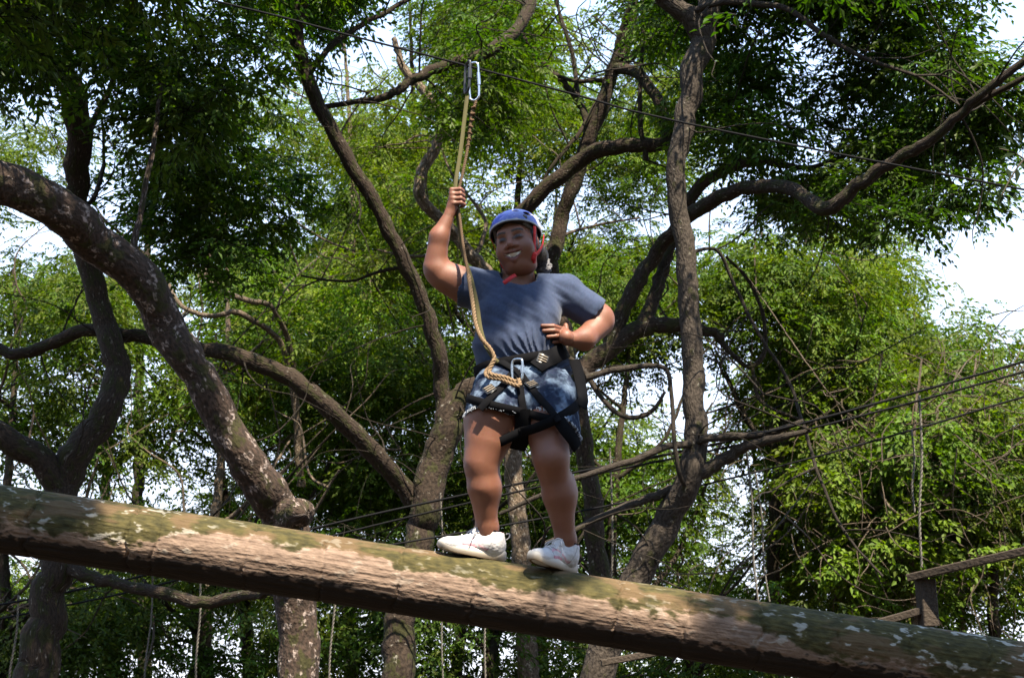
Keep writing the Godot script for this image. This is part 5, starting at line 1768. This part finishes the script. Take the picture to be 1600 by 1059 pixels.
# ---------------------------------------------------------------- rope, webbing and metal
func carabiner(called: String, label: String, top: Vector3, down: Vector3, out: Vector3, length: float, width: float, r: float, mat: Material) -> void:
	var o := thing(called, label, "carabiner", top)
	var pts := PackedVector3Array()
	var shape := [Vector2(-0.5, 0.2), Vector2(-0.5, 0.85), Vector2(-0.36, 0.97), Vector2(0.0, 1.0), Vector2(0.3, 0.94), Vector2(0.44, 0.8), Vector2(0.5, 0.15), Vector2(0.38, 0.03), Vector2(0.0, 0.0), Vector2(-0.36, 0.03), Vector2(-0.5, 0.2)]
	for s in shape: pts.append(top + down * s.y * length + out * s.x * width)
	var mb := MB.new()
	tube(mb, pts, flat_radii(pts.size(), r), 10, 0.0, 0.006, 1.0)
	put("frame", mb, mat, o)
	mb = MB.new()
	tube(mb, PackedVector3Array([top + down * length * 0.3 + out * width * 0.49, top + down * length * 0.62 + out * width * 0.49]), flat_radii(2, r * 1.6), 12, 0.0, 0.01, 1.0)
	put("gate_sleeve", mb, mat, o)

func build_lanyard() -> void:
	var steel := plain(lin(0.62, 0.63, 0.65), 0.22, 0.5, 1.0)
	var black := plain(lin(0.02, 0.02, 0.022), 0.35, 0.5)
	var t := J(739, 98, 0.0)
	carabiner("carabiner", "silver carabiner clipped on the overhead cable, above the rope", t, (J(744, 168) - J(740, 98)).normalized(), Vector3(1, 0.1, 0.25).normalized(), 0.2, 0.05, 0.0055, steel)
	carabiner("carabiner", "black carabiner on the overhead cable, just left of the silver one", J(731, 97, 0.02), (J(730, 152) - J(732, 97)).normalized(), Vector3(0.5, 0.1, 0.9).normalized(), 0.16, 0.05, 0.007, black)
	carabiner("carabiner", "small silver carabiner at the front of the harness belt", J(808, 561, 0.27), Vector3(0.02, -1, 0.05).normalized(), Vector3(0.9, 0, 0.4).normalized(), 0.105, 0.05, 0.0055, steel)
	var tan := grained(lin(0.18, 0.12, 0.07), 81, 0.12, 30.0, 0.1, 0.9, 0.5)
	var rope := MB.new()
	var down := PackedVector3Array([J(744, 158, 0.005), J(741, 166, 0.01), J(737, 176, 0.01), J(734, 205, 0.03), J(730, 235, 0.05), J(722, 275, 0.085), J(716, 300, 0.1), J(715.5, 318, 0.1), J(719, 345, 0.12), J(724, 385, 0.16), J(732, 430, 0.215), J(738, 470, 0.25), J(743, 505, 0.27), J(752, 528, 0.28), J(766, 545, 0.28), J(772, 560, 0.28), J(766, 573, 0.285), J(759, 581, 0.29), J(763, 589, 0.3), J(784, 593, 0.3), J(800, 600, 0.29), J(812, 602, 0.28), J(810, 592, 0.275)])
	twisted(rope, down.slice(0, 11), 0.0072, 0.04, 3, Color(0.5, 0.48, 0.46), 6)
	twisted(rope, down.slice(10), 0.0098, 0.05, 3, Color(1.15, 1.1, 1.0), 7)
	var second := PackedVector3Array([J(772, 562, 0.295), J(765, 578, 0.3), J(768, 585, 0.31), J(790, 590, 0.305), J(806, 597, 0.29)])
	twisted(rope, second, 0.0105, 0.052, 3, Color(1.05, 1.02, 0.98), 7)
	# whipped eye splice below the carabiner
	for k in 7:
		var c := J(740 - k * 1.5, 168 + k * 10.0, 0.012 + k * 0.005)
		var ring := PackedVector3Array()
		for e in 9:
			var a := TAU * e / 8.0
			ring.append(c + Vector3(cos(a) * 0.008, 0.003 * sin(a * 2.0 + k), sin(a) * 0.008))
		tube(rope, ring, flat_radii(9, 0.0055), 6, 0.0, 0.008, 1.0, false, Color(0.5, 0.42, 0.38))
	tag(put("climbing_rope", rope, tan), "tan twisted safety rope from the raised hand down to the harness belt", "rope")
	var web := MB.new()
	var wp := PackedVector3Array([J(730, 150, 0.02), J(725, 190, 0.035), J(719, 240, 0.06), J(712, 285, 0.085), J(711, 312, 0.095), J(717, 350, 0.1), J(724, 395, 0.14), J(736, 435, 0.2), J(745, 475, 0.235), J(750, 510, 0.25), J(757, 535, 0.255), J(768, 555, 0.262), J(778, 566, 0.262)])
	var sp := smooth_path(wp, flat_radii(wp.size(), 1.0), 0.02)
	var outs := PackedVector3Array()
	for k in sp[0].size():
		var a: float = 0.6 * sin(k * 0.12) - 0.3
		outs.append(Vector3(sin(a), 0, cos(a)))
	strap(web, sp[0], outs, 0.019, 0.003)
	tag(put("webbing_strap", web, grained(lin(0.07, 0.062, 0.025), 82, 0.15, 30.0, 0.0, 0.85, 0.35)), "olive webbing strap running beside the tan rope", "strap")
